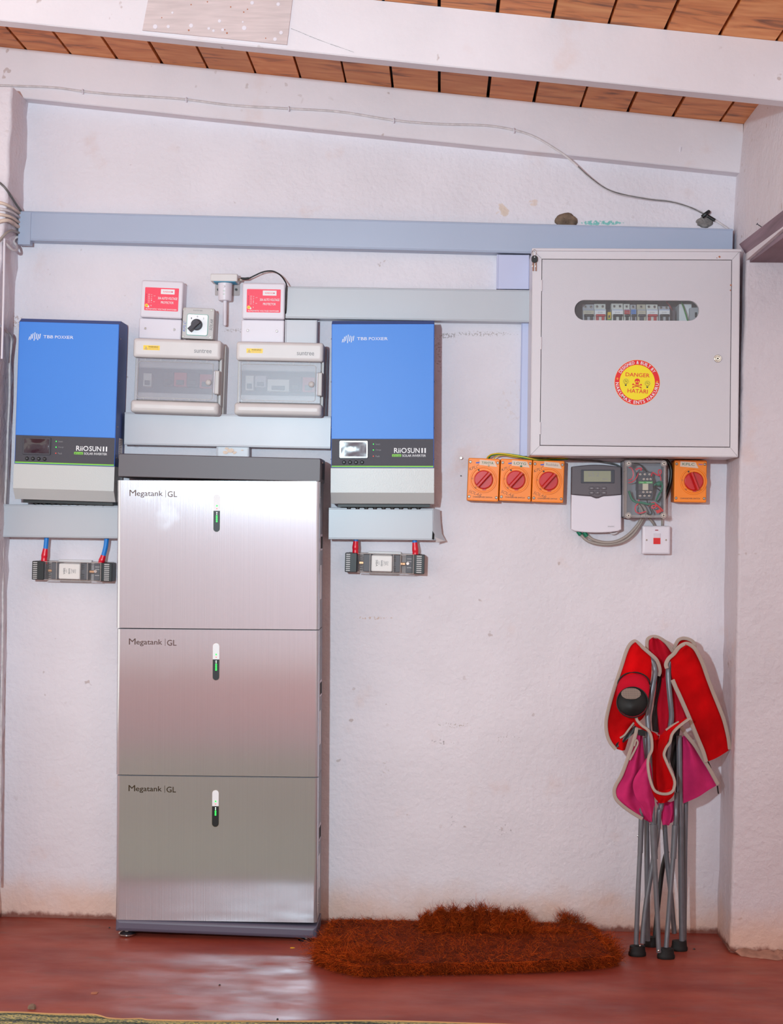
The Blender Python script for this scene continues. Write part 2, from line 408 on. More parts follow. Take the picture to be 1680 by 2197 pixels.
class Place:
    """an Empty on the wall behind a thing, squared to the thing's own tilt; local x right, -y out of the wall, z up"""
    def __init__(s, name, TL, TR, BR, BL, d, label, cat, group=None):
        a, b, c, e = (W(*p, d) for p in (TL, TR, BR, BL))
        u = ((b-a)+(c-e))/2; v = ((a-e)+(b-c))/2; ang = (math.atan2(u.z, u.x)+math.atan2(-v.x, v.z))/2
        ce = (a+b+c+e)/4; s.w, s.h, s.d = u.length, v.length, d
        s.root = bpy.data.objects.new(name, None); COL.objects.link(s.root); s.root.empty_display_size = .05
        s.root.location = (ce.x, 0, ce.z); s.root.rotation_euler = (0, -ang, 0)
        s.mw = Matrix.Translation((ce.x, 0, ce.z)) @ Matrix.Rotation(-ang, 4, 'Y'); s.inv = s.mw.inverted()
        tag(s.root, label, cat, group)
    def P(s, px, py, d=None):
        q = s.inv @ W(px, py, s.d if d is None else d); return q.x, q.z
    def V(s, px, py, d): return s.inv @ W(px, py, d)
    def rect(s, x0, y0, x1, y1, d=None):     # pixel box -> local x0,x1,z0,z1
        a = s.P(x0, (y0+y1)/2, d); b = s.P(x1, (y0+y1)/2, d); t = s.P((x0+x1)/2, y0, d); e = s.P((x0+x1)/2, y1, d)
        return a[0], b[0], e[1], t[1]
# ================================================================== the room
def stn(px, py, rx, ry, rgb, st, ns=40, th=.5):
    c = W(px, py); return (c.x, c.z, rx/S(0), ry/S(0), rgb, st, ns, th)
wall_stains = [
    stn(1290, 478, 62, 7, (80, 186, 176), .8, 90, .42),
    stn(1072, 455, 30, 24, (216, 190, 164), .7, 24, .48), stn(1142, 434, 18, 12, (220, 190, 164), .5, 30, .44),
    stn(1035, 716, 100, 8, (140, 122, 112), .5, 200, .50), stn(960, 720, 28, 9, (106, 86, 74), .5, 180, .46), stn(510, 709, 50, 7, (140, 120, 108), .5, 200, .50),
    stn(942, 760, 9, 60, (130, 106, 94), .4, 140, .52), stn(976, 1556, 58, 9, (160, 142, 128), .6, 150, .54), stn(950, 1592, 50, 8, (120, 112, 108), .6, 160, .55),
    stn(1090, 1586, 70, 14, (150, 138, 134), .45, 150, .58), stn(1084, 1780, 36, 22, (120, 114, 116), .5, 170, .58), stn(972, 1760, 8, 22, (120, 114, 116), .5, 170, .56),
    stn(800, 1326, 60, 5, (196, 160, 130), .6, 120, .50), stn(34, 690, 30, 22, (160, 120, 100), .5, 120, .50), stn(824, 1650, 16, 26, (180, 164, 152), .4, 120, .54),
    stn(20, 420, 34, 26, (206, 160, 128), .6, 40, .40), stn(1110, 860, 60, 80, (210, 188, 176), .25, 60, .54)]
pl_back = plaster('plaster_back_wall', wall_stains)
pl_side = plaster('plaster_side', [], base=(226, 218, 225), bump=.4)
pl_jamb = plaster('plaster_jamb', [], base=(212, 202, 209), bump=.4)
paint_beam = plaster('painted_beam', [], base=(230, 223, 229), bump=.10, low=False)
def struct(o): o['kind'] = 'structure'; return o
# floor
m = M(); m.box((-5, -7.6, -.06), (3.2, .3, 0), 'floor'); struct(m.build('floor', smooth=0))
# ceiling line: boards rest on purlins that run along the wall and fall to the right
b0, b1 = W(0, 100, .05), W(1590, 265, .05)
slope = (b1.z-b0.z)/(b1.x-b0.x)
def ceilz(x): return b0.z+(x-b0.x)*slope
k0, k1 = W(0, 205, .05), W(1578, 370, .05); sl2 = (k1.z-k0.z)/(k1.x-k0.x)
def beamz(x): return k0.z+(x-k0.x)*sl2
# back wall
XR = W(1585, 330).x
def corner_r(z):                                     # x of the right inner corner for a height z
    pts = [(W(a, b).z, W(a, b).x) for a, b in ((1590, 262), (1580, 372), (1574, 480), (1572, 600), (1562, 900), (1556, 1100), (1553, 1350), (1545, 1750), (1539, 1990))]
    if z >= pts[0][0]: return pts[0][1]
    for (z1, x1), (z0, x0) in zip(pts, pts[1:]):
        if z >= z0: return x0+(x1-x0)*(z-z0)/(z1-z0)
    return pts[-1][1]
def corner_l(z):
    pts = [(W(a, b).z, W(a, b).x) for a, b in ((61, 213), (56, 330), (50, 450), (42, 520), (36, 600), (30, 655), (28, 760), (25, 900), (22, 1060), (16, 1300), (8, 1600), (2, 1950))]
    if z >= pts[0][0]: return pts[0][1]
    for (z1, x1), (z0, x0) in zip(pts, pts[1:]):
        if z >= z0: return x0+(x1-x0)*(z-z0)/(z1-z0)
    return pts[-1][1]
XW0, XW1 = W(-160, 1000).x, XR+.02
m = M(); p = [(XW0, -.05), (XW1+.12, -.05), (XW1+.12, ceilz(XW1)+.05), (XW0, ceilz(XW0)+.05)]
m.loops([[(x, .2, z) for x, z in p], [(x, 0, z) for x, z in p]], pl_back); struct(m.build('wall_back', smooth=0))
# side walls (rows of points give them their wavering hand-plastered edges)
def side_wall(name, cf, z0, z1, y0, y1, xout, mm, n=40, wob=.0035, seed=1):
    rnd = random.Random(seed); L = []
    for i in range(n+1):
        z = z0+(z1-z0)*i/n; x = cf(z)+rnd.uniform(-wob, wob)*(0 if i in (0, n) else 1); x2 = cf(z)+rnd.uniform(-wob, wob)*.6
        sg = 1 if xout > x else -1
        L.append([(x, y0, z), (x2, y1+.010, z), (x2+sg*.003, y1+.003, z), (x2+sg*.010, y1, z), (xout, y1, z), (xout, y0, z)])
    mm_ = M(); mm_.loops(L, mm); return mm_.build(name, smooth=50)
JD = .192
zl = W(1607, 558, JD).z                              # underside of the lintel
xo = W(1675, 1900, JD).x
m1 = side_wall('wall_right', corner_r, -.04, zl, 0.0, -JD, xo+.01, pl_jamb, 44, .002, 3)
mm_ = M()
zt = ceilz(XR)+.02; L = []
for i in range(13):
    z = zl+(zt-zl)*i/12; x = corner_r(z); L.append([(x, 0, z), (x-.001, -3.0, z), (x+.16, -3.0, z), (x+.16, 0, z)])
mm_.loops(L, pl_side); up = mm_.build('wall_right_upper', smooth=50)
struct(m1); struct(up)
struct(side_wall('wall_left', corner_l, -.04, beamz(W(27, 205, .16).x)-.001, 0.0, -.165, XW0-.1, pl_side, 60, .004, 5))
# wall behind the photographer, seen only as a reflection
m = M(); m.box((-4.6, -7.6, 0), (3.0, -7.4, 2.35), pl_side); struct(m.build('wall_front', smooth=0))
# ceiling boards
gx = [W(a, b, .05).x for a, b in ((-45, 96), (55, 103), (152, 111), (250, 119), (348, 128), (446, 137), (548, 147), (645, 157), (742, 166), (842, 177), (943, 188), (1046, 200), (1146, 210), (1246, 222), (1346, 234), (1445, 247), (1545, 260))]
st_ = gx[1]-gx[0]
while gx[0] > -3.4: gx.insert(0, gx[0]-.143)
gx.append(XR+.008)
m = M(); cols = []; rb = random.Random(4)
for a, b in zip(gx, gx[1:]):
    g = rb.uniform(.0030, .0062); x0, x1 = a+g, b-g; sk = rb.uniform(-.0015, .0015)
    tint = rb.uniform(.62, 1); col = (tint, tint*rb.uniform(.9, 1), tint*rb.uniform(.85, 1), 1); n0 = len(m.f)
    m.loops([[(x0, .0, ceilz(x0)), (x1, .0, ceilz(x1)), (x1, .0, ceilz(x1)+.018), (x0, .0, ceilz(x0)+.018)],
             [(x0+sk, -7.0, ceilz(x0)), (x1-sk, -7.0, ceilz(x1)), (x1, -7.0, ceilz(x1)+.018), (x0, -7.0, ceilz(x0)+.018)]], 'boards')
    cols += [col]*(len(m.f)-n0)
za, zb = ceilz(-3.4), ceilz(XR+.2)
m.loops([[(-3.4, 0.1, za+.02), (XR+.2, 0.1, zb+.02), (XR+.2, .1, zb+.05), (-3.4, .1, za+.05)], [(-3.4, -7.05, za+.02), (XR+.2, -7.05, zb+.02), (XR+.2, -7.05, zb+.05), (-3.4, -7.05, za+.05)]], 'dark_void')
cols += [(1, 1, 1, 1)]*6
ce = m.build('ceiling', smooth=0, fix=True); struct(ce)
at = ce.data.color_attributes.new('board', 'FLOAT_COLOR', 'CORNER')
for p_, c_ in zip(ce.data.polygons, cols):
    for li in p_.loop_indices: at.data[li].color = c_
def beam(name, x0, x1, y0, y1, top=0.0, seed=0):
    m = M(); L = []; n = 60; r = random.Random(seed); c = .003
    for i in range(n+1):
        x = x0+(x1-x0)*i/n; zt_, zb_ = ceilz(x)-top-.0006, beamz(x); w = r.uniform(-.0006, .0006)
        L.append([(x, y0, zb_), (x, y0, zt_), (x, y1, zt_), (x, y1+w, zb_+c), (x, y1+c, zb_+w)])
    m.loops(L, paint_beam); return struct(m.build(name, smooth=40))
beam('trim_1', XW0, XR+.002, -.0005, -.05, seed=2)
YB = -.775
beam('trim_2', -3.2, XR+.03, YB+.046, YB, seed=3)
# plywood patch nailed on the nearer beam
def yb(px, py): return W(px, py, -YB+.004)
m = M(); pp = [W(a, b, -YB) for a, b in ((330, -60), (635, -60), (616, 97), (306, 66))]
m.loops([[(p.x, YB-.0002, p.z) for p in pp], [(p.x, YB-.0045, p.z) for p in pp]], mat('bare_plywood', (204, 188, 188), .7, var=.1, vscale=9, stretch=(1.2, 1, 14)))
ply = m.build('plywood_patch', smooth=0); tag(ply, 'bare plywood board patched over the white painted roof beam, spotted with filler', 'board')
m = M(); rs = random.Random(9)
for a, b, r in ((333, 57, 5), (361, 57, 3.6), (410, 55, 4.5), (471, 45, 3.6), (524, 60, 5), (541, 6, 4), (597, 9, 4), (603, 70, 4), (478, 64, 3.4), (448, 61, 3), (458, 66, 3), (370, 27, 2.5), (521, 47, 2), (590, 84, 4)):
    c = W(a, b, -YB+.0045); m = M(); m.cyl(c.x, c.z, r/S(.78), YB-.0046, YB-.0053, 'white_plastic', n=10, ch=.0003); m.build('filler_spot', ply, smooth=0)
for a, b, r in ((405, 65, 2), (487, 71, 2), (482, 64, 1.5), (523, 26, 1.6), (531, 20, 1.4), (495, 15, 1.6), (347, 38, 1.3), (445, 4, 1.5), (570, 82, 1.3), (410, 10, 1.5)):
    c = W(a, b, -YB+.0045); m = M(); m.cyl(c.x, c.z, r/S(.78), YB-.0046, YB-.0052, 'nail_rust', n=8, ch=.0003); m.build('rust_spot', ply, smooth=0)
# hairline crack in the paint of the nearer beam
def crack(name, pts, d, parent=None, w=.0016):
    m = M(); r = random.Random(len(pts)); P = smooth_path([W(a, b, d)+Vector((r.uniform(-1, 1)*.001, -.0006, r.uniform(-1, 1)*.001)) for a, b in pts], 4)
    for q in range(len(P)-1):
        ww = w*(.4+.6*r.random()); a, b = P[q], P[q+1]; t = (b-a).normalized(); n = Vector((-t.z, 0, t.x))*ww/2
        m.poly([a-n, b-n*.6, b+n*.6, a+n], 'ink_grey')
    o = m.build(name, smooth=0); return o
cr1 = crack('paint_crack', [(624, 62), (645, 69), (665, 78), (700, 92), (735, 104), (760, 113)], -YB+.0005)
tag(cr1, 'hairline crack in the white paint right of the plywood patch', 'crack')
cr1['kind'] = 'stuff'
# ------------------------------------------------------------------ lintel timbers over the doorway on the right
def beam_px(m, q0, d0, q1, d1, mm):
    A = [W(a, b, d0) for a, b in q0]; B = [W(a, b, d1) for a, b in q1]; m.loops([A, B], mm)
m = M()
a, b, c, e = W(1586, 524, JD-.01), W(1602, 548, JD-.01), W(1650, 548, JD-.01), W(1650, 524, JD-.01)
T = Vector((0, -.9, -.03))
m.loops([[a, b, c, e], [a+T*.5, b+T*.5, c+T*.5, e+T*.5], [a+T, b+T, c+T, e+T]], 'timber_dark')
tb = m.build('lintel_timber', smooth=0); tag(tb, 'dark weathered timber running out over the doorway beside the panel, nail on top', 'timber')
m = M(); p0 = W(1634, 487, .40)
m.tube([p0, p0+Vector((-.012, 0, .008))], .0013, 'fuse_grey', n=6, sm=False); m.tube([p0+Vector((-.012, 0, .008)), p0+Vector((-.0135, 0, .009))], .0035, 'fuse_grey', n=8, sm=False)
m.build('nail', tb, smooth=0)
m = M(); a, b = W(1604, 549, JD+.002), W(1609, 560, JD+.002)
x0 = b.x; zT, zB = a.z, b.z-.004
m.loops([[(x0, -JD-.001, zB), (x0, -JD-.001, zT), (x0+.3, -JD-.001, zT), (x0+.3, -JD-.001, zB)], [(x0, -1.05, zB-.018), (x0, -1.05, zT-.03), (x0+.3, -1.05, zT-.03), (x0+.3, -1.05, zB-.018)]], 'timber_dark')
tag(m.build('lintel_board', smooth=0), 'rough dark board under the lintel timber at the top of the doorway', 'board')
def WX(px, py, x):                                   # point on the side wall plane
    r = ray(px, py); return CAM + r*((x-CAM.x)/r.x)
m = M(); P_ = smooth_path([WX(a, b_, XR-.0015) for a, b_ in ((1583, 366), (1600, 352), (1622, 330), (1640, 312), (1655, 294), (1672, 276), (1690, 262))], 5); r = random.Random(6)
for a, b_ in zip(P_, P_[1:]): w_ = Vector((0, 0, .0012+.002*r.random())); m.poly([a-w_, a+w_, b_+w_, b_-w_], 'tape')
sc_ = m.build('plaster_crack', smooth=0); tag(sc_, 'long crack climbing the side wall above the doorway timber', 'crack'); sc_['kind'] = 'stuff'
def lump(name, label, px, py, rx, rz, dep, mm, seed):
    c = W(px, py); r = random.Random(seed); m = M(); n = 22; L = []
    for k, (q, y) in enumerate(((1, -.0004), (.93, -dep*.45), (.75, -dep*.8), (.45, -dep), (.12, -dep*1.02))):
        L.append([(c.x+rx*q*math.cos(2*math.pi*i/n)*r.uniform(.88, 1.12), y+r.uniform(-.0016, .0016)*(k > 0), c.z+rz*q*math.sin(2*math.pi*i/n)*r.uniform(.88, 1.12)) for i in range(n)])
    m.loops(L, mm, False, True); o = m.build(name, smooth=25); tag(o, label, 'mud nest'); return o
lump('mud_nest', 'brown mud nest on the wall just above the high trunking, left of the teal paint', 1215, 474, .034, .024, .014, 'debris_grey', 3)
lump('mud_nest', 'grey crumbling lump under the cable tie at the right end of the high trunking', 1512, 477, .025, .018, .008, mat('grey_lump', (128, 122, 120), .95, var=.3, vscale=60), 5)
# passage beyond the doorway
m = M(); m.box((XR+1.3, -4.2, 0), (XR+1.4, .2, 2.5), pl_side); m.box((XR+.17, .0, 0), (XR+1.3, .2, 2.5), pl_side); struct(m.build('wall_passage', smooth=0))
# ================================================================== trunking
def trunk(name, TL, TR, BR, BL, d, label, mm='pvc_grey', group='grey PVC cable trunking on the wall', lip=.004, vertical=False):
    t = Place(name, TL, TR, BR, BL, d, label, 'trunking', group); w, h = t.w/2, t.h/2
    b = M(); k = .0035
    b.plate(-w+.0012, w-.0012, -h+.0012, h-.0012, -.0002, -d+k, mm, r=.0008, ch=.0004, n=1); b.build('channel', t)
    c = M()                                         # clip-on cover with slightly raised rounded rails
    if vertical: prof = [(-w, -d+.012), (-w, -d+.002), (-w+.002, -d), (-w+lip, -d), (-w+lip+.0015, -d+.0012), (w-lip-.0015, -d+.0012), (w-lip, -d), (w-.002, -d), (w, -d+.002), (w, -d+.012)]
    else: prof = [(-h, -d+.012), (-h, -d+.002), (-h+.002, -d), (-h+lip, -d), (-h+lip+.0015, -d+.0012), (h-lip-.0015, -d+.0012), (h-lip, -d), (h-.002, -d), (h, -d+.002), (h, -d+.012)]
    if vertical: L = [[(a, y, z) for a, y in prof] for z in (-h, h)]
    else: L = [[(x, y, a) for a, y in prof] for x in (-w, w)]
    c.loops(L, mm); c.build('cover', t, smooth=25); return t
tA = trunk('cable_trunking', (41, 456), (1573, 487), (1571, 548), (38, 522), .055, 'long blue-grey trunking high on the wall under the roof beam', 'pvc_blue')
m = M(); x0, x1, z0, z1 = tA.rect(39.5, 455, 66, 524); m.plate(x0, x1, z0-.001, z1+.001, -.03, -.0565, 'pvc_blue', r=.001); m.build('joint_sleeve', tA)
trunk('cable_trunking', (614, 614.5), (1139, 622), (1138, 691), (612, 683), .06, 'grey trunking running right from the voltage protector above the second inverter')
trunk('cable_trunking', (1065, 546), (1136, 547.5), (1135.5, 621), (1066, 619), .05, 'short upright trunking joining two horizontal trunks left of the panel', 'pvc_lilac', vertical=True)
trunk('cable_trunking', (1117, 693), (1136.5, 694), (1135.5, 978), (1116, 978), .03, 'narrow upright trunking against the left side of the panel', 'pvc_lilac', lip=.002, vertical=True)
tS = trunk('cable_trunking', (611.5, 686), (680.5, 687), (680, 736), (610.5, 735), .05, 'glossy short upright trunking above the right breaker enclosure', 'pvc_gloss', vertical=True)
trunk('cable_trunking', (268, 883), (709.5, 894), (709, 964), (266, 953), .052, 'grey trunking between the inverters behind the top of the battery stack', 'pvc_gloss')
tM = trunk('cable_trunking', (464, 957.5), (534.5, 959), (534, 1010), (464, 1010), .045, 'torn short trunking dropping behind the battery stack', 'pvc_gloss', vertical=True)
m = M(); r = random.Random(3)
for (a, b, s) in ((487, 962, 5), (495, 966, 8), (483, 970, 6), (503, 971, 5), (520, 966, 3)):
    x, z = tM.P(a, b); n = 9; m.poly([(x+s/700*r.uniform(.6, 1.2)*math.cos(2*math.pi*i/n), -.0458, z+s/1100*r.uniform(.5, 1.2)*math.sin(2*math.pi*i/n)) for i in range(n)], 'tape')
m.build('torn_sticker', tM, smooth=0)
trunk('cable_trunking', (7, 1081.5), (262, 1084.5), (261, 1156), (6, 1152), .065, 'grey trunking under the left inverter')
tR = trunk('cable_trunking', (705.5, 1089), (930, 1090.5), (929, 1159), (705, 1157.5), .062, 'grey trunking with a broken open end under the right inverter')
m = M()                                             # the loose open end: a bent flange
V = lambda a, b, d: tR.V(a, b, d)
A = [V(928, 1090, .062), V(928, 1115, .062), V(928, 1140, .062), V(928.5, 1159, .062)]
B = [V(944, 1094, .03), V(945, 1118, .03), V(948, 1145, .032), V(957, 1161, .030)]
C_ = [a.lerp(b, .5)+Vector((0, -.006, 0)) for a, b in zip(A, B)]
m.loops([A, C_, B, [b+Vector((-.002, .002, 0)) for b in B], [c+Vector((0, .003, 0)) for c in C_], [a+Vector((0, .003, 0)) for a in A]], 'pvc_grey', False, False, closed=False)
m.poly([V(928, 1139, .0625), V(932, 1146, .0625), V(931, 1158, .0625), V(927, 1157, .0625)], 'dark_void')
m.poly([V(932, 1152, .064), V(955, 1160.6, .036), V(934, 1164, .06), V(936, 1159, .062)], 'enc_light')
m.build('bent_end', tR, smooth=30)
# ================================================================== solar inverters
def inverter(TL, TR, BR, BL, label, glare):
    d = .128
    t = Place('solar_inverter', TL, TR, BR, BL, d, label, 'inverter', 'blue solar inverters on the wall'); w, h = t.w, t.h
    fx = lambda p: ((p-711.2)/220.4-.5)*w
    fz = lambda p: (.5-(p-695)/308.5)*h
    X0, X1, ZT, ZB = -w/2, w/2, h/2, -h/2; zt2 = ZT+.012
    b = M(); e = .005                                # casing: profile in y,z swept across x
    prof = [(-.012, ZB-.0), (-d+.001, ZB), (-d+.001, ZT-.0004), (-d+.022, zt2), (-.02, zt2), (-.012, zt2-.006)]
    b.loops([[(x, y, z) for y, z in prof] for x in (X0, X1)], 'inv_blue_dark')
    b.plate(X0+.02, X1-.02, ZB-.05, zt2-.02, -.0005, -.02, 'inv_blue_dark'); b.build('casing', t, smooth=20)
    f = M(); f.plate(X0, X1, ZB, ZT, -d+.004, -d-.0004, 'inv_blue_edge', r=.002, ch=.0008)
    f.plate(X0+.0016, X1-.0016, fz(941.5), ZT-.0008, -d+.004, -d-.0012, 'inv_blue', r=.0015, ch=.0005); f.build('front_panel', t)
    s = M(); s.plate(X0+.0016, X1-.0016, fz(999.4), fz(942), -d+.004, -d-.0012, 'display_black', r=.001, ch=.0004)
    dp = s.build('display_strip', t)
    s = M(); s.plate(X0+.0016, X1-.0016, fz(1002.3), fz(999.3), -d+.004, -d-.0015, 'green_line', r=.0004, ch=.0003); s.build('green_line', t)
    # screen: a raised bezel holding a wrinkled protective film
    s = M(); x0, x1, z0, z1 = fx(729), fx(790.5), fz(983.4), fz(945.5); y = -d-.0012
    s.plate(x0, x1, z0, z1, y, y-.004, 'screen_film' if glare else 'display_black', r=.003, ch=.001)  # glare picks a greyer colour that stands in for the flash reflection
    sc = s.build('screen', t)
    s = M(); r = random.Random(5); nx, nz = 16, 10; L = []
    for j in range(nz+1): L.append([(x0+.005+(x1-x0-.010)*i/nx, y-.0050-r.uniform(0, .0005)-.0022*math.sin(math.pi*i/nx)*math.sin(math.pi*j/nz), z0+.005+(z1-z0-.010)*j/nz) for i in range(nx+1)])
    s.loops(L, 'screen_film' if glare else 'screen_dark', False, False, closed=False); s.build('screen_film', sc, smooth=80)
    for i, px in enumerate((739, 751.9, 764.7, 777.7)):
        s = M(); cx, cz = fx(px), fz(992); s.cyl(cx, cz, .0056, y+.001, y-.004, 'black', ch=.0022)
        s.text(('S', '^', 'v', '<')[i], cx-.0016, cx+.0016, cz-.0014, cz+.0014, y-.0042, 'ink_grey'); s.build('button', t)
    for px, py, mm, tx, w_ in ((801.9, 953, 'led_green', 'Invert', 9.5), (801.9, 965.6, 'led_green', 'Charge', 11), (801.9, 978.8, 'led_red', 'Fault', 8)):
        s = M(); s.cyl(fx(px), fz(py), .0016, y+.001, y-.0012, mm, n=12); s.build('indicator_light', t)
    s = M()
    for py, tx, w_ in ((953, 'Invert', 9.5), (965.6, 'Charge', 11.5), (978.8, 'Fault', 8.5)): s.text(tx, fx(807), fx(807+w_), fz(py+1.9), fz(py-1.9), y-.0003, 'ink_grey')
    s.text('RiiO', fx(846.3), fx(873.4), fz(972), fz(961), y-.0003, 'print_white', .012)
    s.text('SUN', fx(875.2), fx(901.2), fz(972), fz(961), y-.0003, 'print_white', .012); s.text('II', fx(904.8), fx(914.4), fz(971.8), fz(961.2), y-.0003, 'print_white', .012)
    s.plate(fx(842), fx(861.8), fz(980), fz(974.6), y, y-.0006, 'green_line', r=.0012, ch=.0002)
    s.text('all in one', fx(843.5), fx(860.3), fz(979.2), fz(975.6), y-.0008, 'ink_dark')
    s.text('SOLAR INVERTER', fx(864), fx(914.4), fz(980), fz(975), y-.0003, 'print_white', .004); s.build('lettering', dp, smooth=0)
    s = M()                                          # maker's bars and name
    for cx, z0_, z1_ in ((735, 727.4, 734.6), (738.6, 722.4, 734.4), (742.2, 720.4, 731.6), (746.4, 718.0, 736.2), (750.6, 720.4, 732.6), (754.4, 721.8, 734.6), (758.4, 720.6, 731.2)):
        sl = .0012; a = .0011; s.poly([(fx(cx)-a-sl, y-.0004, fz(z1_)), (fx(cx)+a-sl, y-.0004, fz(z1_)), (fx(cx)+a+sl, y-.0004, fz(z0_)), (fx(cx)-a+sl, y-.0004, fz(z0_))], 'print_white')
    for wd_, a, c in (('TBB', 766, 787.5), ('PO', 791.5, 804.6), ('ER', 818.5, 832)): s.text(wd_, fx(a), fx(c), fz(730), fz(723.6), y-.0003, 'print_white')
    for a in (805.5, 811.6): s.text('X', fx(a), fx(a+6), fz(730), fz(723.6), y-.0003, 'print_white', 0)
    s.build('emblem', t, smooth=0)
    # light grey lower cover with its chamfered foot
    z1 = ZB-.0004; z2 = fz(1057); z3 = fz(1080.5); c = M(); o = .0008
    pr = [(-.02, z1), (-d-.001, z1), (-d-.003, z1-.002), (-d-.003, z2), (-d+.024, z3), (-.02, z3)]
    c.loops([[(x, yy, z) for yy, z in pr] for x in (X0-o, X1+o)], 'inv_grey'); c.build('lower_cover', t, smooth=20)
    c = M()                                          # cable glands under the cover
    for i in range(9):
        cx = X0+.05+i*(w-.07)/9; c.tube([(cx, -.055, z3+.008), (cx, -.055, z3-.016)], [.0115, .0095], 'black', n=12, sm=False)
    c.box((X0+.018, -.085, z3-.010), (X1-.012, -.018, z3+.004), 'black'); c.build('cable_gland', t, smooth=30)
    for zz in (.40, .10, -.22, -.44, -.62):
        for sx in (1, -1): c = M(); c.ball((sx*(w/2+.0012), -d+.014, zz*h), .0022, 'screw', 6); c.build('side_screw', t)
    # paper label on the side
    c = M(); c.poly([(X1+.0004, -.085, fz(985)), (X1+.0004, -.03, fz(985)), (X1+.0004, -.03, fz(940)), (X1+.0004, -.085, fz(940))], 'enc_light')
    for i in range(11): c.poly([(X1+.0006, -.080, fz(983-i*3.8)), (X1+.0006, -.08+random.uniform(.02, .04), fz(983-i*3.8)), (X1+.0006, -.08+random.uniform(.02, .04), fz(982-i*3.8)), (X1+.0006, -.08, fz(982-i*3.8))], 'ink_dark')
    c.build('side_label', t, smooth=0); return t
inverter((41.7, 689.6), (256.3, 695.5), (245.6, 1000.5), (30.5, 994.5), 'blue solar inverter with a dark screen at the left end of the wall', False)
inverter((711.7, 695), (931.7, 695), (931, 1003.6), (710.2, 1003.4), 'blue solar inverter with a shining screen, right of the battery stack', True)
# ================================================================== clear-door breaker enclosures
ENC = []
def enclosure(TL, TR, BR, BL, label, blocks):
    d = .112
    t = Place('breaker_enclosure', TL, TR, BR, BL, d, label, 'breaker box', 'breaker enclosures with smoked doors'); ENC.append(t); w, h = t.w, t.h
    fx = lambda p: ((p-506)/187.5-.5)*w
    fz = lambda p: (.5-(p-732)/160)*h
    Zw1, Zw0 = fz(773.5), fz(865)
    b = M()
    b.plate(-w/2+.004, w/2+.006, -h/2-.002, h/2-.002, -.0005, -.045, 'enc_grey', r=.012, ch=.004); b.build('back_box', t)
    b = M()
    # upper and lower bands of the cover with rounded shoulders, side rails and a recessed frame
    b.plate(-w/2, w/2, Zw1, h/2, -.04, -d, 'enc_light', r=.008, ch=.010, n=5, steps=4)
    b.plate(-w/2-.003, w/2-.001, -h/2, Zw0, -.04, -d+.002, 'enc_light', r=.009, ch=.014, n=5, steps=4)
    b.plate(fx(507), fx(512.5), Zw0-.01, Zw1+.01, -.04, -.075, 'enc_grey', r=.001); b.plate(fx(688.5), fx(694), Zw0-.01, Zw1+.01, -.04, -.082, 'enc_grey', r=.001)
    b.build('cover', t)
    b = M(); b.box((fx(508), -.05, Zw0), (fx(692), -.046, Zw1), 'enc_grey')
    b.box((fx(509), -.055, fz(776)), (fx(690), -.050, fz(790)), 'enc_light'); b.box((fx(509), -.055, fz(862)), (fx(690), -.050, fz(846)), 'enc_light')
    b.box((fx(509), -.056, fz(845)), (fx(690), -.050, fz(792)), 'fuse_grey')
    b.build('inner_plate', t, smooth=0)
    s = M(); y = -d+.008
    s.plate(fx(513.2), fx(688.3), Zw0+.0015, Zw1-.0015, y+.003, y, 'smoke_door', r=.002, ch=.0008)
    dr = s.build('door', t)
    s = M(); pts = rr(fx(517.7), fx(678), fz(859.5), fz(781.2), .008, 5)      # moulded rib round the door
    s.tube([(x, y-.0002, z) for x, z in pts+pts[:1]], .0008, 'enc_grey', n=6, sm=False, caps=False)
    for px in (532, 566, 598, 630, 664):
        s.plate(fx(px)-.0006, fx(px)+.0006, Zw1-.008, Zw1-.002, y, y-.0008, 'enc_grey', r=.0003, ch=.0002); s.plate(fx(px-1)-.0006, fx(px-1)+.0006, Zw0+.002, Zw0+.008, y, y-.0008, 'enc_grey', r=.0003, ch=.0002)
    s.build('door_rib', dr, smooth=60)
    s = M(); s.ball((fx(669.3), y-.001, fz(822.6)), .0092, 'enc_grey', 12, (1, .55, 1)); s.build('door_stud', dr, smooth=80)
    s = M(); s.plate(fx(682.5), fx(692.8), fz(848), fz(797), -.07, -d-.003, 'enc_grey', r=.002, ch=.003); s.plate(fx(681.4), fx(683), fz(846), fz(799), -.09, -d-.0045, 'white_plastic', r=.0006, ch=.0004); s.build('door_latch', dr)
    s = M(); s.plate(fx(528.3), fx(563.3), fz(757.4), fz(747.4), -d+.001, -d-.0004, 'label_yellow', r=.0006, ch=.0001)
    a = fx(531); s.loops([[(a, -d-.0006, fz(756)), (a+.009, -d-.0006, fz(756)), (a+.0045, -d-.0006, fz(749.5))], [(a+.002, -d-.0007, fz(755)), (a+.007, -d-.0007, fz(755)), (a+.0045, -d-.0007, fz(751.5))]], 'ink_grey', False, False)
    s.text('WARNING', fx(539), fx(560), fz(752), fz(749), -d-.0005, 'ink_dark', .01); s.text('HIGH VOLTAGE', fx(539), fx(560), fz(755.5), fz(753.6), -d-.0005, 'ink_grey'); s.build('warning_sticker', t, smooth=0)
    s = M(); s.text('suntree', fx(637), fx(674), fz(760.2), fz(752), -d-.0003, 'ink_grey', .006); s.build('lettering', t, smooth=0)
    for (x0, x1, y0, y1, mm, nm) in blocks:
        q = M(); a, c, e, f = fx(x0), fx(x1), fz(y1), fz(y0)
        q.plate(a, c, e, f, -.056, -.088, mm, r=.001, ch=.001); q.plate(a+(c-a)*.2, c-(c-a)*.2, e+(f-e)*.1, e+(f-e)*.45, -.088, -.094, 'black', r=.001)
        mcol = nm.split()[0]
        o = q.build('circuit_breaker'); o.matrix_world = t.mw.copy(); tag(o, nm, 'circuit breaker', 'devices behind the smoked doors')
    return t
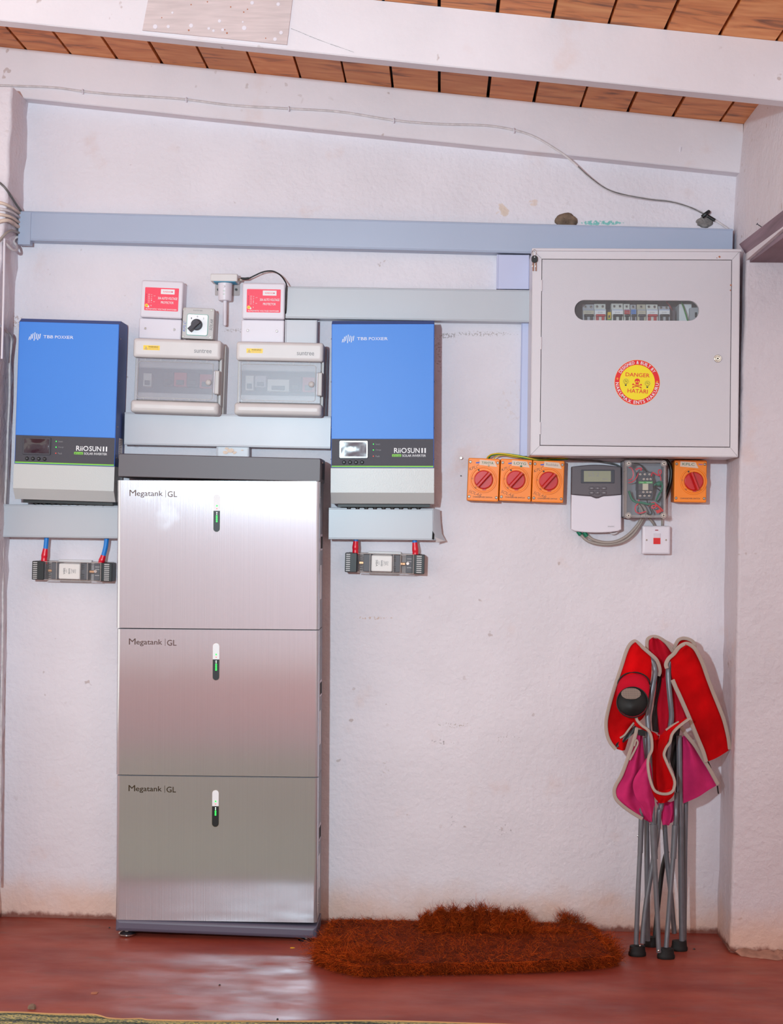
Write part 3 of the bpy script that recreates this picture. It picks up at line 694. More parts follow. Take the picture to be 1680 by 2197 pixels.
enclosure((286, 724.5), (473, 730.5), (470, 892), (280, 882), 'grey breaker enclosure with smoked door, nearer the left inverter',
    [(527, 545, 806, 834, 'br_white', 'white device at the left inside the left smoked enclosure'), (570, 592, 802, 832, 'display_black', 'black device inside the left smoked enclosure, left of the middle red one'), (593, 620, 802, 832, 'br_red', 'red device in the middle of the left smoked enclosure'),
     (621, 646, 802, 832, 'display_black', 'black device inside the left smoked enclosure, right of the middle red one'), (648, 674, 804, 834, 'br_red', 'red device behind the door stud of the left smoked enclosure')])
enclosure((507, 731.6), (693, 735.5), (691.5, 894.5), (503.5, 888), 'grey breaker enclosure with smoked door, against the right inverter',
    [(525.5, 543, 805, 837, 'br_white', 'small white device at the left inside the right smoked enclosure'), (546, 570, 805, 830, 'br_grey', 'grey device inside the right smoked enclosure beside the small white one'), (573, 620, 812, 838, 'br_white', 'wide white device in the middle of the right smoked enclosure'),
     (621, 646, 805, 838, 'display_black', 'black device inside the right smoked enclosure beside the wide white one'), (649, 675, 806, 838, 'br_red', 'red device behind the door stud of the right smoked enclosure')])
# ================================================================== voltage protectors
def protector(U, Lw, lab, scr, label):
    t = Place('voltage_protector', *U, .062, label, 'voltage protector', 'red-labelled voltage protectors'); w, h = t.w, t.h
    b = M(); b.plate(-w/2, w/2, -h/2, h/2, -.0005, -.062, 'white_plastic', r=.006, ch=.005, steps=4); b.build('body', t)
    x0, z1 = t.P(*Lw[0], .052); x1, _ = t.P(*Lw[1], .052); _, z0 = t.P(*Lw[2], .052)
    b = M(); b.plate(x0, x1, z0-.004, -h/2-.0008, -.0005, -.052, 'white_plastic', r=.004, ch=.004, steps=4); tc = b.build('terminal_cover', t)
    for q in scr:
        s = M(); x, z = t.P(*q, .052); s.ring(x, z, .0045, .0030, -.052, -.0528, 'white_plastic', 20); s.screw(x, z, .003, -.052); s.build('screw', tc)
    lx0, lx1 = t.P(*lab[0])[0], t.P(*lab[1])[0]; lz1, lz0 = t.P(*lab[0])[1], t.P(*lab[2])[1]; y = -.0623
    W_, H_ = lx1-lx0, lz1-lz0; X = lambda f: lx0+f*W_; Z = lambda f: lz1-f*H_
    s = M(); s.plate(lx0, lx1, lz0, lz1, -.06, y, 'label_red', r=.002, ch=.0002)
    s.plate(X(.47), X(.875), Z(.27), Z(.055), y+.001, y-.0003, 'print_white', r=.001, ch=.0001)
    s.text('SUNDOOM', X(.53), X(.82), Z(.2), Z(.13), y-.0004, 'label_red', .01)
    s.text('30A AUTO VOLTAGE', X(.39), X(.965), Z(.505), Z(.40), y-.0002, 'print_white', .01); s.text('PROTECTOR', X(.485), X(.86), Z(.685), Z(.585), y-.0002, 'print_white', .01)
    s.text('AUTOMATIC VOLTAGE SWITCHER', X(.04), X(.96), Z(.965), Z(.905), y-.0002, 'print_white', .008)
    for i, f in enumerate((.31, .39, .47, .56, .64)):
        s.cyl(X(.05), Z(f), .0012, y+.0005, y-.0003, 'ink_dark', n=8, ch=.0001); s.text(('HIGH', 'DELAY', 'ON', 'WAIT', 'LOW')[i], X(.10), X(.155), Z(f+.02), Z(f-.02), y-.0002, 'print_white')
    for i in range(5): s.text(('H', '3', '2', '1', 'L')[i], X(.19), X(.215), Z(.335+.08*i), Z(.30+.08*i), y-.0002, 'print_white')
    s.text('260V', X(.26), X(.32), Z(.38), Z(.35), y-.0002, 'print_white'); s.text('185V', X(.26), X(.31), Z(.63), Z(.6), y-.0002, 'print_white')
    s.cyl(X(.065), Z(.79), .0052, y+.001, y-.0006, 'label_yellow', n=18, ch=.0001); s.text('ON', X(.04), X(.09), Z(.81), Z(.77), y-.0008, 'ink_dark'); s.cyl(X(.115), Z(.83), .0032, y+.001, y-.0005, 'print_white', n=14, ch=.0001)
    s.text('R', X(.19), X(.215), Z(.82), Z(.76), y-.0002, 'print_white')
    s.build('red_label', t, smooth=0); return t
protector(((303.7, 600.4), (394, 604), (390, 684.3), (300, 680)), ((298.6, 683), (390.2, 686), (388.6, 727)), ((311.7, 616), (384.3, 618), (382, 668.5)), ((312, 704.6), (374, 707.3)), 'white voltage protector with red label beside the black-knobbed changeover switch')
protector(((520.5, 606), (612, 608), (610.5, 685), (518.8, 684)), ((517.6, 686.5), (610.2, 688), (610, 733)), ((529.9, 620), (602.6, 622), (601, 671)), ((531.6, 709.2), (594, 710.6)), 'white voltage protector with red label at the start of the grey trunking')
# ================================================================== black-knobbed changeover switch
t = Place('changeover_switch', (393.4, 659.3), (460.4, 662), (457, 728.6), (389.4, 725.9), .075, 'grey changeover switch with a white dial and black knob', 'switch'); w, h = t.w, t.h
b = M(); b.plate(-w/2+.001, w/2+.001, -h/2+.002, h/2-.003, -.0005, -.05, 'enc_grey', r=.004, ch=.002); b.build('back_box', t)
b = M(); b.plate(-w/2, w/2, -h/2, h/2, -.0495, -.075, 'enc_grey', r=.004, ch=.002); b.build('cover', t)
for q in ((396, 663), (454.7, 665.6), (393.4, 721.6), (451.6, 723.8)):
    s = M(); s.screw(*t.P(*q), .0032, -.075); s.build('screw', t)
s = M(); x0, x1, z0, z1 = t.rect(401.5, 675, 445.6, 719.2); s.plate(x0-.0012, x1+.0012, z0-.0012, z1+.0012, -.074, -.0758, mat('dial_teal', (40, 170, 150), .5), r=.006, ch=.0003)
s.plate(x0, x1, z0, z1, -.075, -.0775, mat('dial_white', (246, 247, 250), .4), r=.005, ch=.0005); di = s.build('dial', t)
s = M()
for tx, a, b_ in (('1', 411.2, 683), ('0', 424, 679.4), ('2', 437, 683.5)): x, z = t.P(a, b_); s.text(tx, x-.0012 if tx == '1' else x-.0016, x+.0012 if tx == '1' else x+.0016, z-.0024, z+.0024, -.0777, 'ink_dark')
s.build('lettering', di, smooth=0)
s = M(); cx, cz = t.P(422.9, 697.3); s.cyl(cx, cz, .0172, -.0775, -.090, 'fuse_grey', ch=.003, n=32)
tx, tz = t.P(408.5, 710.5); ux, uz = (tx-cx), (tz-cz); L_ = math.hypot(ux, uz); ux /= L_; uz /= L_; wv = .0062
P4 = [(cx-ux*.013+uz*wv, cz-uz*.013-ux*wv), (cx+ux*.028+uz*wv, cz+uz*.028-ux*wv), (cx+ux*.028-uz*wv, cz+uz*.028+ux*wv), (cx-ux*.013-uz*wv, cz-uz*.013+ux*wv)]
s.prism(P4, -.0776, -.106, 'display_black', ch=.0015); s.build('knob', t)
s = M(); x0, x1, z0, z1 = t.rect(414.6, 664.4, 434.5, 667.6); s.text('suntree', x0, x1, z0, z1, -.0752, 'ink_grey', .006)
x, z = t.P(453.5, 697); s.text('SOLAR', x-.017, x+.017, z-.0042, z+.0042, -.0753, 'ink_dark', -.012, rot=math.radians(86), shear=.3)
x, z = t.P(395.7, 700); s.text('KPLC', x-.017, x+.017, z-.0040, z+.0040, -.0753, 'ink_blue', -.005, rot=math.radians(86), shear=.4); s.build('handwriting', t, smooth=0)
# ================================================================== wireless logger with aerial
t = Place('wireless_logger', (451.7, 586.8), (509.6, 587.6), (509.4, 604.2), (451.5, 603.4), .06, 'white wireless data logger with a hanging stub aerial above the right voltage protector', 'data logger'); w, h = t.w, t.h
b = M(); b.plate(-w/2, w/2, -h/2, h/2, -.012, -.062, 'enc_light', r=.003, ch=.003); b.build('body', t)
b = M(); x0, x1, z0, z1 = t.rect(458, 603.4, 505, 605.2); b.plate(x0, x1, z0, z1, -.014, -.0605, mat('seal_teal', (50, 150, 190), .5), r=.001); b.build('gasket', t)
b = M(); x, z = t.P(480.7, 605.6); r_ = .0205; zz = t.P(480.7, 643)[1]
def vlathe(m_, cx, cy, prof, mm, n=20): m_.loops([[(cx+r*math.cos(2*math.pi*i/n), cy+r*math.sin(2*math.pi*i/n), z) for i in range(n)] for r, z in prof], mm)
vlathe(b, x, -.036, [(.0225, z), (.0215, z-.004), (.0205, zz+.003), (.018, zz)], 'white_plastic', 28); b.ball((x, -.058, z-.012), .0035, 'print_white', 8)
for dz_, wz in ((.026, 'RUN'), (.036, 'NET')): b.text(wz, x-.003, x+.003, z-dz_-.0012, z-dz_+.0012, -.0573, 'sch_green')
nk = b.build('neck', t, smooth=50)
b = M(); zz2 = t.P(481, 696.6)[1]; vlathe(b, x+.0005, -.036, [(.0062, zz+.001), (.0058, zz-.003), (.0058, zz2+.003), (.004, zz2)], 'white_plastic', 14); b.build('aerial', t, smooth=50)
b = M(); x0, x1, z0, z1 = t.rect(455, 602, 509, 628); b.plate(x0, x1, z0, z1, -.0006, -.004, 'clear_edge', r=.004)
for q in ((462.3, 615.4), (501.3, 615)): xx, z_ = t.P(*q); b.cyl(xx, z_, .0035, -.003, -.009, 'black')
b.build('bracket', t)
b = M(); xx, z_ = t.P(510, 597.4); b.tube([(w/2-.001, -.036, z_), (w/2+.004, -.036, z_-.0005)], .0055, 'chrome', n=8, sm=False); b.tube([(w/2+.003, -.036, z_-.0005), (w/2+.011, -.036, z_-.001)], .004, 'chrome', n=12, sm=False); b.build('aerial_socket', t)
b = M(); pts = [W(*q, d_) for *q, d_ in ((517, 597.6, .036), (526, 598, .036), (534, 597, .036), (547, 591, .037), (561, 584.6, .038), (575, 581.5, .04), (588, 582.6, .042), (601, 590, .044), (610, 601, .05), (614.8, 612, .066), (614.5, 632, .066), (613.5, 660, .064), (612.8, 683, .05))]
b.tube(pts, .0022, 'black', n=8); b.tube(pts[:3], .0036, 'black', n=10, sm=False)
tag(b.build('aerial_cable', smooth=60), 'thin black lead arching from the wireless logger into the grey trunking', 'cable')
# ================================================================== battery stack
BD = .19
def bplace(name, TL, TR, BR, BL, label, cat, grp=None): return Place(name, TL, TR, BR, BL, BD, label, cat, grp)
YBK = -.046
bc = bplace('dark_cover_box', (253.5, 975.5), (690, 979.8), (687, 1031.0), (252, 1027.2), 'dark grey top cover on the battery stack', 'cover')
w, h = bc.w, bc.h; b = M(); b.loops([[(x, YBK-.0 , z) for x, z in rr(-w/2, w/2, -h/2, h/2, .004)]]+[[(x, -BD+.02*(1-math.sin(a)), z) for x, z in inset(rr(-w/2, w/2, -h/2, h/2, .004), .012*(1-math.cos(a))*.25+1e-6)] for a in (0, .5, 1.0, 1.57)], 'graphite'); b.build('shell', bc)
b = M(); b.box((w/2+.0002, -BD+.035, -h/2+.01), (w/2+.001, YBK-.02, h/2-.012), 'display_black')
b.ball((w/2+.001, -BD+.03, h/2-.012), .003, 'screw', 6); b.build('side_plate', bc, smooth=20)
mods = [((250.3, 1029.5), (686.3, 1033), (684.6, 1352.3), (249.2, 1346.6), 'top battery module of the steel stack, under the dark cover', (42, 46, 52)),
        ((249.2, 1348), (684.6, 1353.6), (682.9, 1667.6), (248.4, 1662.4), 'middle battery module of the steel stack', None),
        ((248.4, 1663.8), (682.9, 1669), (680.8, 1981), (247.8, 1973), 'lowest battery module of the steel stack, on the base', None)]
logo_m = mat('logo_mirror', (120, 112, 108), .12, 1)
for TL, TR, BR, BL, lab, _ in mods:
    t = bplace('battery_module', TL, TR, BR, BL, lab, 'battery module', 'stacked steel battery modules'); w, h = t.w, t.h
    fx = lambda p: ((p-250)/436-.5)*w
    fz = lambda p: (.5-(p-1031)/318)*h
    b = M(); rad = .012; e = .0006; n = 6                       # folded steel front: wraps round both side edges
    def hor(rad_, yb_):
        pts = [(-w/2, yb_)]
        for i in range(n+1): a = math.pi+math.pi/2*i/n; pts.append((-w/2+rad_+rad_*math.cos(a), -BD+rad_+rad_*math.sin(a)))
        for i in range(n+1): a = -math.pi/2+math.pi/2*i/n; pts.append((w/2-rad_+rad_*math.cos(a), -BD+rad_+rad_*math.sin(a)))
        pts.append((w/2, yb_)); return pts
    H = hor(rad, -BD+.02)
    b.loops([[(x, y, -h/2+e) for x, y in H], [(x, y, h/2-e) for x, y in H]], 'steel'); b.build('steel_front', t, smooth=30)
    b = M(); b.box((-w/2+.0022, YBK, -h/2+.0002), (w/2-.0022, -BD+.006, h/2-.0002), 'case_grey'); b.build('case', t, smooth=0)
    b = M(); X = w/2-.002                                     # right side: handle recess, sticker, screws
    b.box((X, -BD+.05, fz(1180)), (X+.0012, YBK-.03, fz(1145)), 'white_plastic'); b.box((X, -BD+.055, fz(1176)), (X+.0016, YBK-.035, fz(1150)), 'dark_void'); b.build('handle', t, smooth=0)
    b = M(); b.box((X, -BD+.05, fz(1286)), (X+.0006, YBK-.05, fz(1212)), 'print_white'); b.box((X, -BD+.04, fz(1130)), (X+.0006, YBK-.03, fz(1085)), 'case_grey'); b.build('side_label', t, smooth=0)
    for pz in (1065, 1180, 1312): b = M(); b.ball((X+.001, -BD+.028, fz(pz)), .0024, 'screw', 6); b.build('side_screw', t)
    b = M(); x0, x1 = fx(458.2), fx(472.4); z0, z1 = fz(1141), fz(1060.5); zm = fz(1095.8); y = -BD-.0006; ww = (x1-x0)/2; xc = (x0+x1)/2
    b.plate(x0-.0008, x1+.0008, z0-.0008, z1+.0008, -BD+.002, y+.0002, 'chrome', r=1, ch=.0002, n=8)
    up_ = [(xc+ww*math.cos(a), z1-ww+ww*math.sin(a)) for a in [math.pi*i/12 for i in range(13)]]+[(x0, zm), (x1, zm)]
    lo_ = [(xc+ww*math.cos(a), z0+ww+ww*math.sin(a)) for a in [math.pi+math.pi*i/12 for i in range(13)]]+[(x1, zm), (x0, zm)]
    b.prism(up_, -BD+.001, y-.0006, 'print_white', ch=.0004); b.prism(lo_, -BD+.001, y-.0006, 'black', ch=.0004); pill = b.build('status_display', t)
    b = M(); yy = y-.0008
    def dot(pz, r, mm): b.cyl(xc+.0004, fz(pz), r, yy+.0004, yy-.0003, mm, n=12, ch=.0002)
    dot(1085, .0026, 'led_green'); dot(1091, .0015, 'led_red'); dot(1099.5, .0018, 'led_white'); dot(1103, .0016, 'led_white')
    for k in range(4 if 'lowest' not in lab else 3): dot(1107+k*3.8, .0025, 'led_green')
    b.build('status_lights', pill)
    b = M(); yl = -BD-.0003
    b.text('M', fx(277.2), fx(291.5), fz(1065), fz(1051.8), yl, logo_m); b.text('egatank', fx(293), fx(349.2), fz(1068.4), fz(1053.4), yl, logo_m, .006)
    b.box((fx(355), yl-.0002, fz(1067.5)), (fx(355.8), yl, fz(1051.8)), logo_m); b.text('GL', fx(359.4), fx(379.8), fz(1066.8), fz(1054.2), yl, logo_m, .006); b.build('lettering', t, smooth=0)
bb = bplace('dark_plinth', (247.5, 1975), (681, 1983), (679.4, 2011.6), (246.2, 2003.2), 'dark grey plinth on round feet under the battery stack', 'plinth')
w, h = bb.w, bb.h; b = M(); b.loops([[(x, YBK, z) for x, z in rr(-w/2, w/2, -h/2, h/2, .003)]]+[[(x, -BD-.001+.012*(1-math.sin(a)), z) for x, z in inset(rr(-w/2, w/2, -h/2, h/2, .003), .012*(1-math.cos(a))+1e-6)] for a in (0, .5, 1.0, 1.57)], 'base_grey'); b.build('plinth_frame', bb)
zf = -bb.root.location.z
for sx in (-1, 1):
    for yy in (-BD+.025, YBK-.03):
        b = M(); x = sx*(w/2-.032); n = 20
        z_f = zf+.0006
        b.loops([[(x+r*math.cos(2*math.pi*i/n), yy+r*math.sin(2*math.pi*i/n), z) for i in range(n)] for r, z in ((.026, z_f), (.026, z_f+.003), (.018, z_f+.007), (.008, z_f+.009), (.008, -h/2+.001))], 'chrome'); f_ = b.build('foot', bb)
# ================================================================== distribution panel
PD = .20
t = Place('distribution_panel', (1142, 534), (1587, 540), (1585, 981), (1139, 976.5), PD, 'large off-white metal distribution panel with round danger sticker and a long viewing slot', 'electrical panel'); w, h = t.w, t.h
dx0, dz1 = t.P(1163.5, 556.5); dx1, dz0 = t.P(1565.5, 959)
b = M()
FR = -PD+.002
for a, c in (((-w/2, -.0005, -h/2), (-w/2+.0015, FR, h/2)), ((w/2-.0015, -.0005, -h/2), (w/2, FR, h/2)), ((-w/2, -.0005, h/2-.0015), (w/2, FR, h/2)), ((-w/2, -.0005, -h/2), (w/2, FR, -h/2+.0015)), ((-w/2, -.0005, -h/2), (w/2, -.0025, h/2))): b.box(a, c, 'panel_edge')
b.build('enclosure', t, smooth=0)
b = M()
def rect(x0, x1, z0, z1, y): return [(x0, y, z0), (x1, y, z0), (x1, y, z1), (x0, y, z1)]
g = .0018
b.loops([rect(-w/2, w/2, -h/2, h/2, -PD+.012), rect(-w/2, w/2, -h/2, h/2, -PD+.003), rect(-w/2+.003, w/2-.003, -h/2+.003, h/2-.003, -PD), rect(dx0-g, dx1+g, dz0-g, dz1+g, -PD), rect(dx0-g, dx1+g, dz0-g, dz1+g, -PD+.016)], 'panel_edge', False, False)
for (xa, za, xb, zb) in ((-w/2, -h/2, dx0-g, dz0-g), (w/2, -h/2, dx1+g, dz0-g), (-w/2, h/2, dx0-g, dz1+g), (w/2, h/2, dx1+g, dz1+g)):      # mitre joints
    n = Vector((-(zb-za), 0, xb-xa)).normalized()*.0005; P = [Vector((xa*.985+xb*.015, -PD-.0002, za*.985+zb*.015)), Vector((xb, -PD-.0002, zb))]
    b.poly([P[0]-n, P[0]+n, P[1]+n, P[1]-n], 'ink_grey')
b.build('door_frame', t, smooth=25)
b = M(); x0, z1 = t.P(1141.5, 531); x1, z0 = t.P(1588, 541)
b.plate(x0, w/2+.003, h/2-.004, h/2+.004, -.15, -PD-.006, 'panel_edge', r=.001, ch=.0015); b.build('rain_lip', t)
# door with a rounded viewing slot
sx0, sz1 = t.P(1233, 643.5); sx1, sz0 = t.P(1499.5, 688.5); scx, scz = (sx0+sx1)/2, (sz0+sz1)/2; sw, sh = (sx1-sx0)/2, (sz1-sz0)/2; sr = sh*.985
hole = rr(sx0, sx1, sz0, sz1, sr, 8)
def onrect(x, z):
    dx, dz = x-scx, z-scz; tx = ((dx1 if dx > 0 else dx0)-scx)/dx if abs(dx) > 1e-9 else 1e9; tz = ((dz1 if dz > 0 else dz0)-scz)/dz if abs(dz) > 1e-9 else 1e9
    k = min(tx, tz); return scx+dx*k, scz+dz*k
cor = [(dx1, dz1), (dx0, dz1), (dx0, dz0), (dx1, dz0)]
hh, oo = [], []
for i, (x, z) in enumerate(hole):
    hh.append((x, z)); oo.append(onrect(x, z))
    x2, z2 = hole[(i+1) % len(hole)]; o2 = onrect(x2, z2); o1 = oo[-1]
    for c in cor:
        on1 = abs(o1[0]-c[0]) < 1e-7 or abs(o1[1]-c[1]) < 1e-7; on2 = abs(o2[0]-c[0]) < 1e-7 or abs(o2[1]-c[1]) < 1e-7
        a1 = math.atan2(o1[1]-scz, o1[0]-scx); a2 = math.atan2(o2[1]-scz, o2[0]-scx); ac = math.atan2(c[1]-scz, c[0]-scx)
        da = (a2-a1+math.pi) % (2*math.pi)-math.pi; dc = (ac-a1+math.pi) % (2*math.pi)-math.pi
        if da > 0 and 1e-6 < dc < da-1e-6:
            f = dc/da; hh.append((x+(x2-x)*f, z+(z2-z)*f)); oo.append(c)
b = M(); Y = -PD-.0006
b.loops([[(x, Y+.012, z) for x, z in oo], [(x, Y+.0012, z) for x, z in oo], [((x-scx)*.9975+scx, Y, (z-scz)*.9975+scz) for x, z in oo], [(x, Y, z) for x, z in hh], [(x, Y+.012, z) for x, z in hh]], 'panel', False, False)
door = b.build('door', t, smooth=25)
b = M(); b.plate(sx0-.004, sx1+.004, sz0-.004, sz1+.004, Y+.009, Y+.006, 'clear', r=sr); b.build('slot_pane', door)
b = M(); x, z = t.P(1539.6, 769.5); b.cyl(x, z, .0115, Y+.001, Y-.0035, 'chrome', ch=.0015, n=28); b.ring(x, z, .0085, .0055, Y-.0035, Y-.0055, 'screw', 24); b.cyl(x, z, .0024, Y-.003, Y-.0046, 'dark_void'); b.build('lock', door)
for (ya, yb_) in ((601, 625), (723, 750), (906, 932)):
    b = M(); xa, za = t.P(1162.5, ya); _, zb = t.P(1162.5, yb_); b.tube([(dx0-.0015, Y-.001, za), (dx0-.0015, Y-.001, zb)], .0028, 'panel_edge', n=10, sm=False); b.build('hinge', t)
b = M(); x, z = t.P(1574, 1) ; r = random.Random(2)
for q, s_ in (((1543.5, 551), 2.4), ((1538, 553.5), 1.2), ((1568, 612), 2), ((1567, 623), 1.6)):
    x, z = t.P(*q); b.poly([(x+s_/700*math.cos(i*.7)*r.uniform(.6, 1.1), -PD-.0011, z+s_/700*math.sin(i*.7)*r.uniform(.6, 1.1)) for i in range(9)], 'nail_rust')
b.build('rust_spot', t, smooth=0)
# round danger sticker
s = M(); cx, cz = t.P(1367, 820.6); R = 48.2/S(PD); k = R/48.2; y = Y-.0003
s.cyl(cx, cz, R, Y, y, 'st_orange', ch=.0001, n=64); s.cyl(cx, cz, R*.985, y, y-.0002, 'st_red', ch=.0001, n=64); s.cyl(cx, cz, 37.6*k, y-.0001, y-.0004, 'st_yellow', ch=.0001, n=64)
sk = s.build('danger_sticker', door)
s = M(); yt = y-.0007; rot = math.radians(-2.6)
def loc_(u, v): return cx+(u*math.cos(rot)-v*math.sin(rot))*k, cz+(u*math.sin(rot)+v*math.cos(rot))*k
def stx(body, u, v, w_, h_, mm, bold, extra=0):
    x, z = loc_(u, v); s.text(body, x-w_*k/2, x+w_*k/2, z-h_*k/2, z+h_*k/2, yt, mm, bold, rot+extra)
stx('DANGER', 0, 16, 51, 8.2, 'st_red', .008); stx('HATARI', 2, -18.5, 43, 8.6, 'st_red', .008)
def cw(ch): vs = glyphs(ch, .012)[0]; return max(v[0] for v in vs)-min(v[0] for v in vs)
def arc(body, rad, a_mid, span, top, hgt):
    ws = [(cw(c) if c != ' ' else .28)+.12 for c in body]; tot = sum(ws); pos = 0
    for c, q in zip(body, ws):
        f = (pos+q/2)/tot; pos += q
        if c == ' ': continue
        a = a_mid+(span/2-f*span if top else -span/2+f*span); u, v = rad*math.cos(a), rad*math.sin(a); W_ = (q-.12)/tot*span*rad
        stx(c, u, v, W_*1.0, hgt, 'print_white', .012, (a-math.pi/2) if top else (a+math.pi/2))
arc('DESIGNED & BUILT BY', 42.6, math.radians(93.5), math.radians(122), True, 6.6)
arc('NAKUMAX ENTS NAKURU', 42.6, math.radians(272), math.radians(180), False, 6.8)
for u in (-42.3, 42.3):
    x, z = loc_(u, 6.0 if u < 0 else 3.6); s.cyl(x, z, 2.1*k, yt+.0004, yt, 'st_orange', n=12, ch=.0001); s.poly([(x-k*.9, yt-.0001, z-1.6*k), (x+k*.9, yt-.0001, z-1.6*k), (x+k*.7, yt-.0001, z-3*k), (x-k*.7, yt-.0001, z-3*k)], 'st_orange')
s.build('lettering', sk, smooth=0)
s = M()                                               # skull and crossbones
def disc(u, v, ru, rv, mm, yy, n=20): s.poly([(loc_(u+ru*math.cos(2*math.pi*i/n), v+rv*math.sin(2*math.pi*i/n))[0], yy, loc_(u+ru*math.cos(2*math.pi*i/n), v+rv*math.sin(2*math.pi*i/n))[1]) for i in range(n)], mm)
def quad(p, q, wd_, mm, yy):
    n = Vector((-(q[1]-p[1]), q[0]-p[0])).normalized()*wd_/2; pts = [(p[0]-n.x, p[1]-n.y), (p[0]+n.x, p[1]+n.y), (q[0]+n.x, q[1]+n.y), (q[0]-n.x, q[1]-n.y)]
    s.poly([(loc_(*a)[0], yy, loc_(*a)[1]) for a in pts], mm)
disc(0, 3.2, 5.6, 5.2, 'st_red', yt); quad((0, 1), (0, -4.6), 6.4, 'st_red', yt-.0001)
disc(-2.2, 1.6, 1.5, 1.4, 'st_yellow', yt-.0002, 12); disc(2.2, 1.6, 1.5, 1.4, 'st_yellow', yt-.0002, 12); quad((0, -.2), (0, -1.6), .9, 'st_yellow', yt-.0002)
for a, c in (((-8.4, -4.6), (8, -10.6)), ((8.4, -4.6), (-8, -10.6))):
    quad(a, c, 1.6, 'st_red', yt)
    for e in (a, c): disc(e[0], e[1]+.9, 1.3, 1.2, 'st_red', yt-.0001, 10); disc(e[0]+(.8 if e[0] > 0 else -.8), e[1]-.7, 1.3, 1.2, 'st_red', yt-.0001, 10)
s.build('skull_emblem', sk, smooth=0)
for u, v in ((-24, 1), (22, -1)):                      # light bulbs
    s = M(); n = 18; o_, i_ = 5.1, 4.5
    A = [(u+o_*math.cos(2*math.pi*j/n), v+o_*math.sin(2*math.pi*j/n)) for j in range(n)]; B = [(u+i_*math.cos(2*math.pi*j/n), v+i_*math.sin(2*math.pi*j/n)) for j in range(n)]
    s.loops([[(loc_(*q)[0], yt, loc_(*q)[1]) for q in A], [(loc_(*q)[0], yt, loc_(*q)[1]) for q in B]], 'ink_dark', False, False)
    quad((u-2, v-4.4), (u-1.4, v-7), .7, 'ink_dark', yt-.0001); quad((u+2, v-4.4), (u+1.4, v-7), .7, 'ink_dark', yt-.0001); disc(u, v-8.2, 1.9, 1.6, 'ink_dark', yt-.0001, 12)
    for j in range(9): a = -.5+j*.52; quad((u+6*math.cos(a), v+6*math.sin(a)), (u+7.6*math.cos(a), v+7.6*math.sin(a)), .4, 'ink_grey', yt)
    x, z = loc_(u, v+.3); s.text('N', x-1.9*k, x+1.9*k, z-2*k, z+2*k, yt-.0001, 'ink_dark', .0, rot-.25); s.build('bulb_emblem', sk, smooth=0)
# key hanging on the panel corner
kt = Place('hanging_keys', (1140, 543), (1153.5, 543), (1153.5, 583), (1140, 583), PD+.006, 'pair of keys with a black head hanging at the top left corner of the panel', 'keys')
b = M(); x, z = kt.P(1146.6, 541); yk = -PD-.007; n = 24
b.tube([(x+.0052*math.cos(2*math.pi*i/n), yk, z+.0095*math.sin(2*math.pi*i/n)-.002) for i in range(n+1)], .0006, 'chrome', n=6, sm=False); b.build('ring', kt)
b = M(); x0, x1, z0, z1 = kt.rect(1140.2, 548.5, 1153.4, 564); b.plate(x0, x1, z0, z1, yk+.003, yk-.003, 'black', r=.008, ch=.001); b.cyl((x0+x1)/2, z1-.005, .0018, yk, yk-.0034, 'print_white'); b.build('key_head', kt)
for px in (1143.6, 1149.5):
    b = M(); x0, x1, z0, z1 = kt.rect(px-1.6, 563, px+1.6, 582); zz = [z0+(z1-z0)*q for q in (0, .12, .2, .3, .4, .5, .6, 1)]; xs = [x0+.001, x0, x0+.001, x0, x0+.0012, x0+.0002, x0+.001, x0+.0004]
    pl = [(xx, zq) for xx, zq in zip(xs, zz)]+[(x1, z1), (x1, z0+.001)]; b.prism(pl[::-1], yk+.0008, yk-.0008, 'chrome', ch=.0002); b.ball((x0+.002, yk, z1-.010), .003, 'chrome', 8, (1, .3, 1.1)); b.build('key', kt)
# what shows through the slot
b = M(); x0, x1, z0, z1 = t.rect(1205, 600, 1530, 735, .12); b.box((x0, -.030, z0), (x1, -.026, z1), 'panel_in'); b.box((x0, -.075, t.P(1300, 672, .1)[1]-.02), (t.P(1452, 650, .1)[0], -.034, t.P(1300, 672, .1)[1]+.014), 'panel_in'); b.build('inner_tray', t, smooth=0)
def breaker(x0, x1, ytop, body, han, lab, extra=None, poles=2):
    d = .125; q = M(); P = lambda a, c: t.P(a, c, d)
    a = P(x0+.3, 660)[0]; c = P(x1-.3, 660)[0]; zt, zf, zh, zb = P(x0, ytop)[1], P(x0, 662.6)[1], P(x0, 677)[1], P(x0, 700)[1]
    q.box((a, -.078, zf-.001), (c, -.105, zt), body); q.box((a, -.078, zb), (c, -.118, zf), body); q.build
    o = q.build('circuit_breaker', smooth=0); o.matrix_world = t.mw.copy()
    def sub(nm, f):
        s = M(); f(s); u = s.build(nm, o, smooth=30)
    n = poles; pw = (c-a)/n
    for i in range(n): sub('terminal_screw', lambda s: s.screw(a+pw*(i+.5), (zt+zf)/2+.001, .0042, -.1052))
    hx = (c-a)*.1; sub('toggle', lambda s: (s.plate(a+hx, c-hx, zh-.003, zh+.0035, -.117, -.132, han, r=.0008), [s.plate(a+pw*(i+.5)-pw*.26, a+pw*(i+.5)+pw*.26, zb, zh-.002, -.117, -.1215, han, r=.0005) for i in range(n)]))
    def lb(s):
        s.box((a+.001, -.1184, zh+.0045), (c-.001, -.118, zf-.001), extra or 'print_white'); ww = c-a
        s.text('D20', a+ww*.3, a+ww*.7, (zf+zh)/2-.002, (zf+zh)/2+.002, -.1185, 'ink_grey')
        s.box((a+.001, -.1186, zf-.003), (c-.001, -.1184, zf-.0018), 'br_blue')
    sub('rating_label', lb); tag(o, lab, 'circuit breaker', 'circuit breakers behind the panel slot'); return o
breaker(1251, 1276, 651, 'br_grey', 'black', 'leftmost circuit breaker in the panel slot, rounded grey top and black toggle', 'br_tan')
